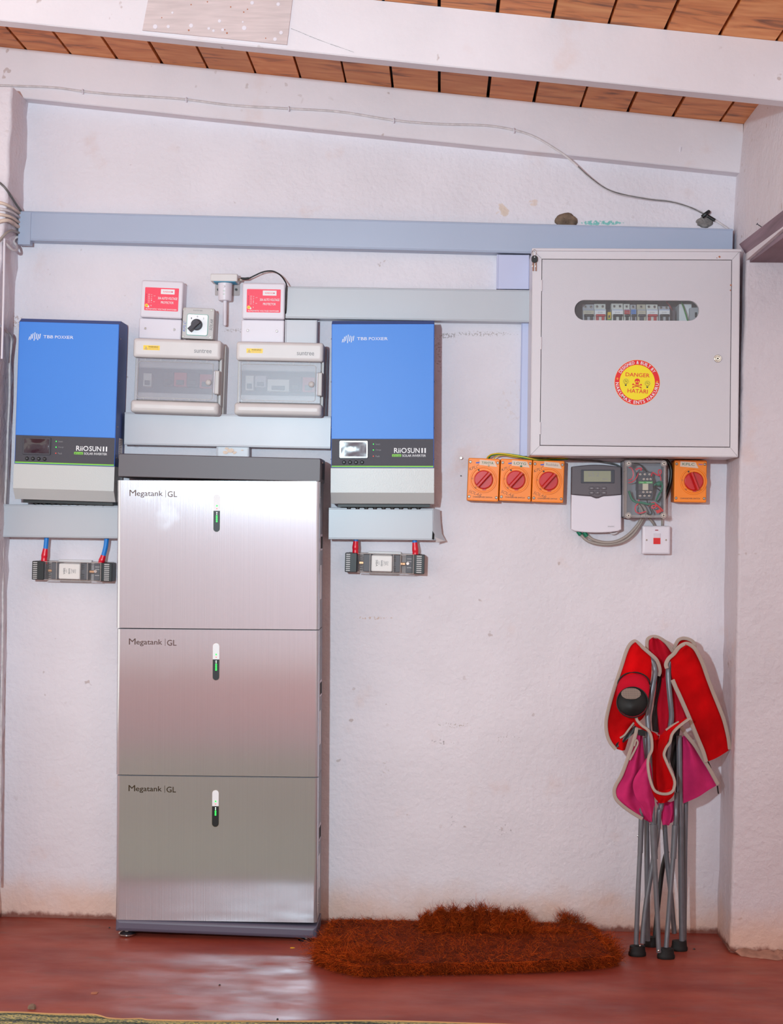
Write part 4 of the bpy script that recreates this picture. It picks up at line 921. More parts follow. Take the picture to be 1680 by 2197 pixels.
breaker(1276, 1301, 650, 'br_white', 'br_red', 'white circuit breaker with red toggles, second from the left in the panel slot')
breaker(1313, 1338.5, 649, 'br_white', 'black', 'circuit breaker with a wide black toggle right of the yellow tag in the panel slot')
breaker(1339.5, 1353, 650, 'br_white', 'black', 'narrow circuit breaker with a red square label in the panel slot', 'br_red', 1)
breaker(1354, 1366.5, 651.5, 'br_grey', 'black', 'narrow circuit breaker with a blue label in the panel slot', 'br_blue', 1)
breaker(1368, 1387, 651, 'br_tan', 'fuse_grey', 'tan circuit breaker near the middle of the panel slot', 'br_tan', 1)
breaker(1387.5, 1413, 651, 'br_white', 'br_red', 'white circuit breaker with red toggles right of the tan one in the panel slot')
breaker(1414, 1438.5, 655, 'br_grey', 'black', 'rightmost circuit breaker in the panel slot, grey with black toggles')
def sling(name, lab, cat, f, smooth=30):
    q = M(); f(q); o = q.build(name, smooth=smooth); o.matrix_world = t.mw.copy(); return tag(o, lab, cat)
def rb(q, x0, y0, x1, y1, d, th, mm, r=.0005): a, c, e, f = t.rect(x0, y0, x1, y1, d); q.plate(a, c, e, f, -d+th, -d, mm, r=r, ch=.0003)
sling('warning_tag', 'small yellow and green tag between breakers in the panel slot', 'tag', lambda q: (rb(q, 1304, 669.5, 1311, 687, .115, .03, 'earth_yellow'), rb(q, 1305.5, 676, 1309, 682, .116, .001, 'ink_dark'), rb(q, 1304, 684, 1311, 688.5, .1155, .001, 'earth_green')))
sling('wiring_card', 'white card behind the right end of the panel slot', 'card', lambda q: rb(q, 1457, 652, 1483.5, 700, .10, .066, 'print_white'))
sling('energy_meter', 'black and grey device cut off by the right end of the panel slot', 'meter', lambda q: (rb(q, 1480, 660, 1512, 702, .12, .086, 'br_grey', .002), rb(q, 1491, 670, 1496, 681, .1205, .001, 'dark_void')))
q = M(); q.tube([t.V(a, c, d_) for a, c, d_ in ((1462, 648, .11), (1466, 658, .118), (1471, 673, .125), (1476, 690, .125))], .0022, 'earth_green', n=8); o = q.build('green_wire'); o.matrix_world = t.mw.copy(); tag(o, 'green wire crossing the white card in the panel slot', 'wire')
q = M(); q.tube([t.V(a, c, d_) for a, c, d_ in ((1430, 648, .05), (1436, 655, .06), (1441, 664, .06), (1446, 676, .05))], .0016, 'wire_red', n=8); o = q.build('red_wire'); o.matrix_world = t.mw.copy(); tag(o, 'thin red wire right of the last breaker in the panel slot', 'wire')
# ================================================================== orange changeover switches
def orange(TL, TR, BR, BL, cen, ang, label, note, pen, blank=None):
    d = .062; t = Place('changeover_switch', TL, TR, BR, BL, d, label, 'switch', 'orange changeover switches with red knobs'); w, h = t.w, t.h; k = 1/S(d)
    b = M(); b.plate(-w/2, w/2, -h/2, h/2, -.0005, -.042, 'orange_dark', r=.003, ch=.001); b.plate(-w/2, w/2, -h/2, h/2, -.0415, -d, 'orange', r=.003, ch=.0025, steps=3); b.build('housing', t)
    cx, cz = t.P(*cen); y = -d
    b = M(); b.ring(cx, cz, 28.6*k, 25.4*k, y+.001, y-.003, 'orange', 48); b.ring(cx, cz, 25.4*k, 20.6*k, y+.001, y-.0006, 'orange', 48); b.build('collar', t)
    b = M(); b.cyl(cx, cz, 20*k, y+.001, y-.010, 'knob_red', ch=.003, n=40)
    ca, sa = math.cos(ang), math.sin(ang); L = 19.5*k
    def P(u, v, yy): return (cx+u*ca-v*sa, yy, cz+u*sa+v*ca)
    wv = 3.6*k; bar = [[P(s_*u, v, yy) for (v, yy) in ((-wv*1.3, y-.009), (-wv, y-.024), (-wv*.5, y-.0275), (wv*.5, y-.0275), (wv, y-.024), (wv*1.3, y-.009))] for s_, u in ((-1, L), (-1, L*.9), (1, L*.9), (1, L))]
    b.loops(bar, 'knob_red')
    b.box((cx-1.5*k, y-.006, cz-22.3*k), (cx+5.5*k, y, cz-19.2*k), 'knob_red'); b.build('knob', t)
    for sx in (-1, 1):
        for sz in (-1, 1): b = M(); b.cyl(sx*(w/2-4.4*k), sz*(h/2-8.5*k), 3.2*k, y+.0005, y-.0003, 'black', n=14); b.screw(sx*(w/2-4.4*k), sz*(h/2-8.5*k), 2.4*k, y-.0006); b.build('screw', t)
    b = M(); fx = lambda u: -w/2+u*w; fz = lambda v: h/2-v*h; yt = y-.0002
    b.text('CHANGEOVER SWITCH', fx(.19), fx(.80), fz(.925), fz(.893), yt, 'ink_dark', .01)
    for tx, a, r_ in (('I', 118, 23), ('O', 176, 24), ('II', 228, 24)):
        x, z = cx+r_*k*math.cos(math.radians(a)), cz+r_*k*math.sin(math.radians(a)); b.text(tx, x-1.6*k, x+1.6*k, z-1.6*k, z+1.6*k, y-.0008, 'ink_dark', rot=math.radians(a-90))
    b.build('lettering', t, smooth=0)
    b = M(); b.poly([(fx(.24), yt, fz(.095)), (fx(.32), yt, fz(.09)), (fx(.35), yt, fz(.075)), (fx(.35), yt, fz(.12)), (fx(.24), yt, fz(.125))], 'ink_blue')
    so = -.18 if ang < 0 else 0; b.prism([(fx(.92+so), fz(.19)), (fx(.35+so), fz(.155)), (fx(.36+so), fz(.03)), (fx(.83+so), fz(.05))], y, yt-.0001, 'tape', ch=.0001)
    if note: b.text(note, fx(.42+so), fx(.80+so), fz(.13), fz(.07), yt-.0003, pen, .0, rot=-.03)
    if blank: b.text(blank, fx(.62), fx(.68), fz(.185), fz(.145), yt-.0003, pen)
    b.build('tape_label', t, smooth=0)
    b = M()
    if ang > 0:
        b.text('KPLC', fx(.02), fx(.36), fz(.26), fz(.19), yt, 'ink_dark', -.018, rot=.35, shear=.3); b.text('SOLAR', fx(.04), fx(.46), fz(.86), fz(.79), yt, 'ink_dark', -.018, rot=-.33, shear=.3)
    else: b.text('TKO', fx(.735), fx(.87), fz(.115), fz(.085), yt, 'ink_blue', .03)
    b.build('handwriting', t, smooth=0); return t
A_ = math.radians(50)
orange((1005.3, 982), (1072.4, 985), (1069.4, 1076.5), (1001.8, 1073.5), (1037.2, 1029.2), A_, 'leftmost of the three orange changeover switches in a row, taped label YAHYA', 'YAHYA', 'ink_green', '2')
orange((1074.6, 983.5), (1142.2, 986.6), (1139.2, 1077), (1071, 1074), (1106.4, 1029.6), A_, 'middle of the three orange changeover switches in a row', 'LOYG', 'ink_green', '1')
orange((1143.6, 986.6), (1211, 989), (1208.8, 1079.5), (1140.8, 1076.4), (1176.6, 1032.2), A_, 'rightmost of the three orange changeover switches in a row, beside the controller', 'Rocklake', 'ink_grey')
orange((1447.6, 986.6), (1516.6, 987.8), (1515.8, 1078.4), (1446, 1077), (1488, 1032.6), math.radians(-68), 'orange changeover switch alone on the right, taped label KPLC', 'KPLC', 'ink_green')
# ================================================================== solar pump controller
t = Place('solar_controller', (1226.4, 1001), (1333, 1001), (1333.4, 1137), (1225.7, 1136), .048, 'dark grey and white wall controller with a small screen', 'controller'); w, h = t.w, t.h
fx = lambda p: ((p-1226)/107.2-.5)*w
fz = lambda p: (.5-(p-1001)/135.5)*h
def curve_top(n=14): return [(fx(1226.6+106*i/n), fz(1001.4-4.4*math.sin(math.pi*i/n))) for i in range(n+1)]
def seam(n=20, up=0):
    out = []
    for i in range(n+1):
        u = i/n; p = 1226+107.6*u; base = 1061+3.2*math.sin(math.pi*u); q = abs(p-1281)/15.5; dip = 4.6*(math.cos(math.pi*q)+1)/2 if q < 1 else 0
        out.append((fx(p), fz(base+dip-up)))
    return out
def bot(n=14): return [(fx(1226+107.4*i/n), fz(1135.6+ (7.4 if 0 < i < n else 1.5)*math.sin(math.pi*(i+.6)/(n+1.2))**.55)) for i in range(n+1)]
b = M(); pl = curve_top()[::-1]+[(fx(1226), fz(1066))]+bot()+[(fx(1333.6), fz(1066))]
b.prism(inset(pl, .0015), -.0005, -.030, 'case_grey', ch=.001); b.build('back_case', t)
b = M(); b.prism(curve_top()[::-1]+seam(), -.028, -.048, 'graphite', ch=.003, steps=3); up_ = b.build('upper_cover', t)
b = M(); b.prism(seam(up=-.4)[::-1]+bot(), -.028, -.048, 'white_plastic', ch=.003, steps=3); lo = b.build('lower_cover', t)
b = M(); x0, x1, z0, z1 = t.rect(1246.4, 1007.9, 1318.6, 1037); b.plate(x0, x1, z0, z1, -.047, -.0492, 'fuse_grey', r=.003, ch=.001); x0, x1, z0, z1 = t.rect(1252.6, 1010.4, 1310.7, 1033.6); b.plate(x0, x1, z0, z1, -.049, -.0497, 'lcd', r=.0008, ch=.0002)
b.text('55.2', fx(1262), fx(1285), fz(1022), fz(1013), -.0499, 'ink_grey', -.015); b.text('09:41', fx(1292), fx(1303), fz(1030), fz(1026), -.0499, 'ink_grey'); b.build('screen', up_)
for i, px in enumerate((1269.3, 1282, 1295.7)):
    for j, py in enumerate((1047.6, 1057.4)):
        b = M(); hw = 5.6 if i != 1 else 5.2; x0, x1, z0, z1 = t.rect(px-hw, py-3.4, px+hw, py+3.4)
        b.plate(x0, x1, z0, z1, -.047, -.0505, 'graphite', r=.003, ch=.0012); xc, zc = (x0+x1)/2, (z0+z1)/2
        b.text((('HEAT', 'SET'), ('^', 'v'), ('ESC', 'OK'))[i][j], xc-.0032 if i != 1 else xc-.0014, xc+.0032 if i != 1 else xc+.0014, zc-.001, zc+.001, -.0507, 'print_white'); b.build('button', up_)
b = M(); x0, x1, z0, z1 = t.rect(1304, 1128.2, 1318.6, 1131); b.text('SR609C', x0, x1, z0, z1, -.0482, 'ink_grey'); b.build('lettering', lo, smooth=0)
# ================================================================== clear-lidded junction box with contactor
t = Place('junction_box', (1339.3, 987), (1430.2, 987.4), (1429.6, 1111), (1339, 1110.5), .095, 'clear-lidded junction box full of red and green wires below the panel', 'junction box'); w, h = t.w, t.h
b = M(); y0 = -.0005; q = .003
for a, c in (((-w/2, y0, -h/2), (-w/2+q, -.06, h/2)), ((w/2-q, y0, -h/2), (w/2, -.06, h/2)), ((-w/2, y0, h/2-q), (w/2, -.06, h/2)), ((-w/2, y0, -h/2), (w/2, -.06, -h/2+q)), ((-w/2, y0, -h/2), (w/2, -.006, h/2))): b.box(a, c, 'case_grey')
b.build('base', t, smooth=0)
b = M(); o_ = rr(-w/2, w/2, -h/2, h/2, .008, 5); i_ = rr(-w/2+.008, w/2-.008, -h/2+.008, h/2-.008, .004, 5)
b.loops([[(x, -.061, z) for x, z in o_], [(x, -.091, z) for x, z in o_], [(x, -.095, z) for x, z in inset(o_, .003)], [(x, -.0952, z) for x, z in i_]], 'clear_edge', False, False)
b.loops([[(x, -.0952, z) for x, z in i_], [(x, -.0935, z) for x, z in inset(i_, .002)]], 'clear', False, True); lid = b.build('clear_lid', t)
for a, c in ((1349, 994.2), (1424.8, 994.6), (1348.4, 1106), (1423.9, 1106)):
    x, z = t.P(a, c); b = M(); b.cyl(x, z, .0095, -.085, -.0956, 'clear_edge', n=20); b.screw(x, z, .0058, -.0962); b.build('lid_screw', lid)
JT = t
def jobj(nm, lab, cat, f, grp=None, smooth=40):
    q = M(); f(q); o = q.build(nm, smooth=smooth); o.matrix_world = JT.mw.copy(); return tag(o, lab, cat, grp)
def jb(q, x0, y0, x1, y1, d0, d1, mm, r=.001): a, c, e, f = JT.rect(x0, y0, x1, y1, d1); q.plate(a, c, e, f, -d0, -d1, mm, r=r, ch=.0006)
def cont(q): jb(q, 1369.6, 1012, 1400.7, 1024, .006, .048, 'fuse_grey'); jb(q, 1370, 1024, 1400.7, 1033, .006, .062, 'fuse_grey'); jb(q, 1369.8, 1032.5, 1401, 1052, .006, .070, 'fuse_grey'); jb(q, 1370, 1052, 1400.5, 1060, .006, .062, 'fuse_grey'); jb(q, 1369, 1060, 1400, 1071, .006, .048, 'fuse_grey')
cn = jobj('contactor', 'black contactor with a green stripe inside the clear junction box', 'contactor', cont)
def part(nm, par, f, smooth=30): q = M(); f(q); return q.build(nm, par, smooth=smooth)
part('green_band', cn, lambda q: (jb(q, 1370.3, 1032.8, 1400.6, 1037.4, .069, .0706, 'sch_green', .0003), q.text('TeSys', *JT.rect(1373, 1034, 1381, 1036.2, .0706), -.0708, 'print_white'), q.text('Schneider', *JT.rect(1387, 1034, 1399, 1036.2, .0706), -.0708, 'print_white')))
part('status_window', cn, lambda q: jb(q, 1378.8, 1037.6, 1391, 1051.6, .068, .0715, 'br_tan', .0006))
for yy, d_, xs in ((1017.6, .048, (1373.8, 1383.5, 1393.6)), (1028, .062, (1381.3, 1388.9, 1396)), (1055.6, .062, (1380.5, 1388.6, 1395.5)), (1063.6, .048, (1373.3, 1382.8, 1392.8))):
    for xx in xs: part('terminal_screw', cn, lambda q: q.screw(*JT.P(xx, yy, d_), .0036, -d_))
def wire(lab, pts, r, mm, nm='wire', d=.05, cat='wire'):
    return jobj(nm, lab, cat, lambda q: q.tube([JT.V(a, c, (e[0] if e else d)) for a, c, *e in pts], r, mm, n=7))
wire('red wire looping on the left inside the clear junction box', ((1348, 1030), (1356, 1027), (1359, 1016), (1355, 1005), (1349, 1003)), .0016, 'wire_red')
wire('second red wire inside the left wall of the clear junction box', ((1348, 1036), (1358, 1033), (1366, 1024), (1371, 1012, .045)), .0016, 'wire_red')
wire('red wire above the contactor inside the clear junction box', ((1364, 1008), (1370, 1005), (1376, 1005), (1375, 1010)), .0022, 'wire_red')
wire('curly red wire at the upper right inside the clear junction box', ((1397, 1022, .055), (1400, 1014), (1405, 1016), (1412, 1020), (1418, 1016), (1418, 1009), (1413, 1009), (1413, 1016), (1417, 1023), (1418, 1031)), .0018, 'wire_red')
wire('long green wire bundle along the left of the clear junction box', ((1349, 1053), (1352, 1062), (1356, 1071), (1364, 1077), (1374, 1078), (1384, 1080), (1393, 1082), (1404, 1080)), .0036, 'wire_green')
wire('green wire hanging beside the contactor in the clear junction box', ((1402, 1042), (1410, 1036), (1417, 1034), (1421, 1041), (1419, 1052), (1412, 1064), (1407, 1076)), .003, 'wire_green')
jobj('tape_wrap', 'lump of green tape right of the contactor in the clear junction box', 'tape', lambda q: q.ball(tuple(JT.V(1413, 1038, .05)), .008, 'wire_green', 9, (1.2, 1, .9)))
wire('red wire looping below the contactor in the clear junction box', ((1371, 1072), (1369, 1080), (1363, 1088), (1364, 1097), (1370, 1101), (1378, 1100), (1386, 1097)), .0017, 'wire_red')
wire('red loop at the lower right of the clear junction box', ((1391, 1087), (1396, 1081), (1403, 1078), (1408, 1083), (1405, 1089), (1399, 1090), (1400, 1085), (1408, 1084)), .0018, 'wire_red')
wire('thick red taped wire end at the lower right of the clear junction box', ((1408, 1083), (1414, 1088), (1420, 1094), (1425, 1098)), .0034, 'rocker_red')
jobj('tape_flag', 'red tape flag at the bottom right of the clear junction box', 'tape', lambda q: q.poly([JT.V(a, c, .052) for a, c in ((1406, 1095), (1416, 1093), (1420, 1098), (1410, 1102))], 'rocker_red'))
wire('black wire entering the top of the clear junction box', ((1360, 994), (1369, 995), (1376, 999), (1382, 1006), (1388, 1013)), .0022, 'wire_black')
wire('black wire loop at the bottom of the clear junction box', ((1388, 1073), (1391, 1083), (1396, 1094), (1399, 1100), (1395, 1104), (1388, 1101)), .002, 'wire_black')
wire('black wire down the right side of the clear junction box', ((1405, 1044, .03), (1419, 1056, .03), (1419, 1066, .03), (1410, 1077, .03)), .0018, 'wire_black')
wire('grey cable core rising inside the clear junction box', ((1366, 1080, .03), (1372, 1086, .03), (1377, 1095, .03), (1380, 1108, .03)), .004, 'cable_grey')
wire('second grey cable core rising inside the clear junction box', ((1376, 1080, .03), (1382, 1088, .03), (1387, 1098, .03), (1388, 1108, .03)), .004, 'cable_grey')
# ================================================================== white isolator switch
t = Place('isolator_switch', (1378.6, 1127.6), (1438.6, 1128.6), (1438.4, 1189.4), (1378.2, 1189), .036, 'square white wall switch with a red rocker below the junction box', 'switch'); w, h = t.w, t.h
b = M(); b.plate(-w/2+.001, w/2-.001, -h/2+.001, h/2-.001, -.0005, -.026, 'white_plastic', r=.003, ch=.0005); b.plate(-w/2, w/2, -h/2, h/2, -.0255, -.036, 'white_plastic', r=.004, ch=.006, steps=4); b.build('plate', t)
b = M(); x0, x1, z0, z1 = t.rect(1401.6, 1143.6, 1417, 1168); b.plate(x0, x1, z0, z1, -.035, -.0364, 'enc_light', r=.001); zm = t.P(1409, 1154)[1]
b.loops([[(x0+.001, -.036, zm), (x1-.001, -.036, zm), (x1-.001, -.036, z1-.001), (x0+.001, -.036, z1-.001)], [(x0+.001, -.0375, zm), (x1-.001, -.0375, zm), (x1-.001, -.041, z1-.001), (x0+.001, -.041, z1-.001)]], 'white_plastic')
b.loops([[(x0+.0005, -.036, z0+.001), (x1-.0005, -.036, z0+.001), (x1-.0005, -.036, zm), (x0+.0005, -.036, zm)], [(x0+.0005, -.0385, z0+.001), (x1-.0005, -.0385, z0+.001), (x1-.0005, -.0377, zm), (x0+.0005, -.0377, zm)]], 'rocker_red'); b.build('rocker', t, smooth=0)
b = M(); x0, x1, z0, z1 = t.rect(1405, 1136.4, 1412.9, 1138.8); b.plate(x0, x1, z0, z1, -.0355, -.0366, mat('neon', (150, 20, 40), .3), r=1); b.build('indicator_light', t)
for q in ((1387.4, 1158.6), (1429, 1158.6)): b = M(); b.screw(*t.P(*q), .0030, -.0362); b.build('screw', t)
# ================================================================== fuse holders and battery cables
def fuse(TL, TR, BR, BL, label, flip=False):
    t = Place('fuse_holder', TL, TR, BR, BL, .07, label, 'fuse holder', 'clear-covered battery fuse holders'); w, h = t.w, t.h
    X = lambda u: -w/2+u*w
    Z = lambda v: h/2-v*h
    b = M(); b.plate(X(.03), X(.97), Z(1.03), Z(-.03), -.0005, -.014, 'clear_edge', r=.003); b.plate(X(.28), X(.70), Z(.03), Z(-.10), -.0005, -.016, 'enc_light', r=.002); b.plate(X(.30), X(.68), Z(1.15), Z(.98), -.0005, -.010, 'clear_edge', r=.003); b.build('base', t)
    for sx, (u0, u1) in ((-1, (0, .15)), (1, (.84, 1))):
        b = M(); b.plate(X(u0), X(u1), Z(1), Z(0), -.012, -.060, 'black', r=.002)
        lu0, lu1 = (X(.012), X(.065)) if sx < 0 else (X(.90), X(.965)); n = 9
        for i in range(n):
            z = Z(.08+.84*i/(n-1)); b.plate(lu0, lu1, z-h*.028, z+h*.028, -.058, -.0608, 'enc_grey', r=.001, ch=.0004)
        b.build('end_shroud', t)
        b = M(); a0, a1 = (X(.07), X(.16)) if sx < 0 else (X(.765), X(.85)); b.plate(a0, a1, Z(.97), Z(.05), -.014, -.052, 'fuse_grey', r=.002)
        for v in (.22, .36, .68): b.plate(a0+.003, a1-.003, Z(v+.04), Z(v-.01), -.051, -.0524, 'enc_grey', r=.0008)
        b.build('terminal_block', t)
        b = M(); b.cyl(X(.13) if sx < 0 else X(.79), Z(.48), .0055, -.05, -.058, 'chrome', n=6); b.build('bolt', t)
    b = M(); b.plate(X(.33), X(.595), Z(.93), Z(.09), -.018, -.056, 'ceramic', r=.004, ch=.003)
    y = -.0563
    for i, (tx, u, hh_) in enumerate((('SIBA', .40, .34), ('160V', .428, .2), ('NH00', .462, .3), ('gBat', .492, .26), ('100A', .515, .2), ('25kA', .538, .24))): b.text(tx, X(u)-h*hh_/2, X(u)+h*hh_/2, Z(.5)-.0022 if i not in (0, 2) else Z(.5)-.003, Z(.5)+.0022 if i not in (0, 2) else Z(.5)+.003, y, 'ink_grey' if i % 2 else 'ink_dark', .0, rot=-math.pi/2)
    b.build('fuse_link', t, smooth=30)
    b = M(); b.plate(X(.17), X(.34), Z(.58), Z(.44), -.020, -.036, 'copper', r=.001); b.plate(X(.59), X(.76), Z(.58), Z(.44), -.020, -.036, 'copper', r=.001); b.build('blade', t)
    b = M()
    for u in (.285, .635): b.plate(X(u)-.014, X(u)+.014, Z(.95), Z(.04), -.014, -.046, 'fuse_grey', r=.002)
    for u in (.20, .62):
        for v in (.16, .26, .36, .66, .76, .86): b.plate(X(u)-.004, X(u)+.005, Z(v+.03), Z(v-.015), -.044, -.0475, 'black', r=.001)
    b.build('contact_jaw', t)
    b = M(); o1 = rr(X(.16), X(.87), Z(1.0), Z(.0), .003, 3)
    b.loops([[(x, -.03, z) for x, z in o1], [(x, -.064, z) for x, z in o1], [(x, -.068, z) for x, z in inset(o1, .004)]], 'clear', False, False); b.poly([(x, -.068, z) for x, z in inset(o1, .004)], 'clear')
    for u in (.315, .61, .70, .865): b.plate(X(u)-.0012, X(u)+.0012, Z(.99), Z(.01), -.066, -.0695, 'clear_edge', r=.0005)
    b.plate(X(.16), X(.87), Z(.03), Z(-.01), -.06, -.0695, 'clear_edge', r=.001); b.plate(X(.16), X(.87), Z(1.01), Z(.965), -.06, -.0695, 'clear_edge', r=.001); b.build('clear_cover', t); return t
fuse((66.7, 1203), (239, 1209), (238.5, 1250.5), (66.5, 1241.5), 'clear-covered fuse holder under the left inverter')
fuse((740, 1185.5), (911, 1191), (910, 1233), (739.5, 1226.5), 'clear-covered fuse holder under the right inverter')
def bcable(pts, boot, label, d=.042):
    root = bpy.data.objects.new('battery_cable', None); COL.objects.link(root); base = W(*pts[0], d); root.location = base; tag(root, label, 'cable', 'blue battery cables with red boots')
    b = M(); b.tube([W(a, c, d)-base for a, c in pts], .0072, 'cable_blue', n=14); b.build('cable', root, smooth=60)
    b = M(); b.tube([W(a, c, d)-base for a, c in boot], [.0078, .0086, .0096, .0102, .0092, .0100, .0096], 'boot_red', n=14); b.build('boot', root, smooth=60)
bcable([(99.9, 1146), (99.9, 1154), (99, 1166), (97.6, 1179)], [(97.8, 1177), (96.2, 1188), (95, 1197), (94.4, 1210)], 'blue cable with red boot into the left end of the left fuse holder')
bcable([(229, 1148), (228.6, 1158), (226.6, 1174), (221.5, 1194)], [(222, 1191.5), (219.8, 1199), (217.5, 1206), (215.6, 1216)], 'curved blue cable with red boot into the right end of the left fuse holder')
bcable([(763.8, 1153), (763.7, 1158), (763.4, 1164)], [(763.5, 1161), (762.8, 1171), (762.6, 1180), (762.9, 1192)], 'short blue cable with red boot into the left end of the right fuse holder')
bcable([(889.8, 1154), (889.8, 1160), (890, 1167)], [(890, 1164), (890.8, 1175), (891.4, 1186), (890.6, 1198)], 'short blue cable with red boot into the right end of the right fuse holder')
# ================================================================== loose cables on the wall
def cable(name, label, pts, r, mm, group=None, cat='cable', n=8, k=6, flat=1.0):
    b = M(); b.tube([W(a, c, d) for a, c, d in pts], r, mm, n=n, k=k, flat=flat); o = b.build(name, smooth=60); return tag(o, label, cat, group)
twin = cable('twin_cable', 'painted cable clipped along the roof beam, drooping to the right end of the high trunking',
      [(-8, 183, .056), (55, 185, .055), (120, 188, .055), (178, 196, .055), (250, 203, .055), (330, 208, .055), (400, 213.5, .055), (500, 226, .055), (620, 233, .055), (730, 240, .055), (845, 258, .055), (940, 266, .055), (1040, 269, .055), (1103, 279, .055), (1150, 295, .056), (1200, 325, .058), (1225, 344, .055), (1262, 378, .045), (1295, 402, .03), (1330, 416, .02), (1390, 427, .012), (1440, 433, .010), (1480, 445, .010), (1515, 461, .012), (1552, 484, .02), (1562, 492, .02)], .0034, 'cable_white', n=10, flat=.65)
b = M(); b.tube([W(a, c, d) for a, c, d in [(1240, 357, .055), (1262, 377, .050), (1296, 402, .036), (1330, 415.5, .025), (1390, 427, .017), (1440, 433, .015), (1480, 444.5, .014), (1510, 459, .016)]], .0014, 'cable_dark'); bw = b.build('bare_wire', twin, smooth=60); bw['label'] = 'darker bare wire twisted along it'
for i, (a, c) in enumerate(((178, 196), (400, 213.5), (620, 233), (845, 258), (1103, 279.5))):
    b = M(); p = W(a, c, .0555); b.tube([p+Vector((0, .005, -.006)), p+Vector((0, -.004, -.004)), p+Vector((0, -.004, .004)), p+Vector((0, .005, .006))], .0022, 'white_plastic', n=6); b.ball(p+Vector((0, -.002, -.007)), .003, 'white_plastic', 6)
    o = b.build('cable_clip', smooth=40); tag(o, ['cable clip on the beam nearest the left edge', 'second cable clip from the left along the beam', 'middle cable clip on the beam, third from the left', 'fourth cable clip from the left along the beam', 'last cable clip on the beam before the cable droops'][i], 'clip', 'white clips on the beam cable')
b = M(); p = W(1460, 321, .051); b.tube([p+Vector((0, .002, -.007)), p+Vector((0, -.002, .007))], .0022, 'white_plastic', n=6, sm=False); tag(b.build('nail', smooth=30), 'painted-over nail sticking out near the right end of the roof beam', 'nail')
b = M(); p = W(1514, 461, .014); b.tube([p+Vector((-.010, 0, -.006)), p+Vector((.0, -.006, .002)), p+Vector((.010, 0, .010))], .0062, 'black', n=8, k=3); b.tube([W(1518, 463, .016), W(1534, 473, .018)], .0052, 'black', n=8, sm=False); tag(b.build('cable_tie', smooth=40), 'black tape and tie on the cable just above the trunking end', 'cable tie')
# bundle entering the left end of the top trunking
L_ = [('cable_dark', .0034, [(-12, 383, .17), (8, 400, .17), (22, 418, .15), (34, 437, .10), (47, 455, .045), (54, 462, .03)], 'dark wire coming down from the left into the top trunking'),
      ('cable_dirty', .0048, [(-12, 433, .17), (8, 437, .172), (26, 446, .14), (44, 459, .045), (56, 466, .03)], 'topmost cream cable entering the left end of the high trunking'),
      ('cable_white', .0042, [(-12, 447, .175), (10, 450, .172), (26, 456, .14), (44, 468, .045), (58, 474, .03)], 'pale cable just under the topmost one at the trunking end'),
      ('cable_dirty', .0046, [(-12, 459, .175), (6, 461, .172), (24, 466, .14), (44, 479, .04), (58, 484, .03)], 'dirty cream cable in the middle of the bundle at the trunking end'),
      ('cable_dirty', .0058, [(-12, 479, .176), (4, 474, .172), (20, 474, .15), (42, 488, .045), (58, 492, .03)], 'thick cream cable bending into the trunking end'),
      ('cable_grey', .0040, [(-12, 528, .175), (2, 512, .172), (14, 500, .16), (26, 495, .12), (42, 500, .05), (56, 502, .03)], 'grey cable curving up into the trunking end'),
      ('cable_white', .0042, [(7, 517, .16), (14, 524, .15), (25, 535, .13), (34, 537, .10), (36, 529, .07), (30, 518, .06), (34, 510, .05), (46, 508, .04), (56, 508, .03)], 'pale cable looping below the trunking end')]
for mm, r, pts, lab in L_: cable('cable', lab, pts, r, mm, 'cables entering the left end of the high trunking')
cable('cable', 'white cable running down the left corner of the wall', [(-2, 695, .17), (10, 708, .13), (20, 716, .09), (25, 726, .06), (24, 745, .05), (21, 780, .05), (20.5, 850, .05), (17, 920, .05), (15, 985, .05), (11.5, 1060, .05), (8, 1120, .05), (6, 1200, .05), (5.5, 1350, .05), (3, 1500, .05), (1.5, 1620, .05), (-1, 1900, .05)], .0040, 'cable_white')
cable('conduit', 'thin white conduit down the left corner from the loop of cable', [(9.5, 512, .167), (8, 620, .1675), (6, 700, .168), (4, 770, .168)], .0034, 'white_plastic')
# grey hoses and wires under the controller and junction box
cable('cable', 'outer grey cable looping from the controller to the junction box', [(1243, 1141, .03), (1250, 1151, .03), (1262, 1161, .03), (1285, 1167, .03), (1312, 1167.5, .03), (1338, 1161, .03), (1358, 1146, .03), (1371, 1128, .03), (1380, 1112, .03), (1384, 1102, .03)], .0048, 'cable_grey', 'grey cables under the controller')
cable('cable', 'inner grey cable looping from the controller to the junction box', [(1254, 1141, .034), (1262, 1151, .034), (1277, 1159.5, .034), (1300, 1164, .034), (1324, 1161, .034), (1346, 1149, .034), (1363, 1132, .034), (1373, 1118, .034), (1378, 1106, .034)], .0046, 'cable_grey', 'grey cables under the controller')
for i, pp_ in enumerate((((1240, 1140), (1246, 1148)), ((1253, 1141.5), (1259, 1151)))):
    b = M(); b.tube([W(pp_[0][0], pp_[0][1], .032+.003*i), W(pp_[1][0], pp_[1][1], .032+.003*i)], .0064, 'wire_green', n=10, sm=False); tag(b.build('green_tape', smooth=40), ('green tape on the left of the two cables under the controller', 'green tape on the right of the two cables under the controller')[i], 'tape')
cable('cable', 'short grey cable end peeking out below the right side of the controller', [(1308, 1140, .02), (1314, 1145, .02), (1322, 1143, .02), (1328, 1137, .02)], .0035, 'cable_white')
cable('cable', 'grey cable running diagonally from the junction box down to the white switch', [(1390, 1106, .025), (1396, 1115, .025), (1402, 1123, .02), (1406, 1132, .012)], .0042, 'cable_grey')
cable('cable', 'grey cable running straight from the junction box down to the white switch', [(1420.5, 1106, .02), (1420.8, 1118, .018), (1421, 1133, .012)], .0036, 'cable_grey')
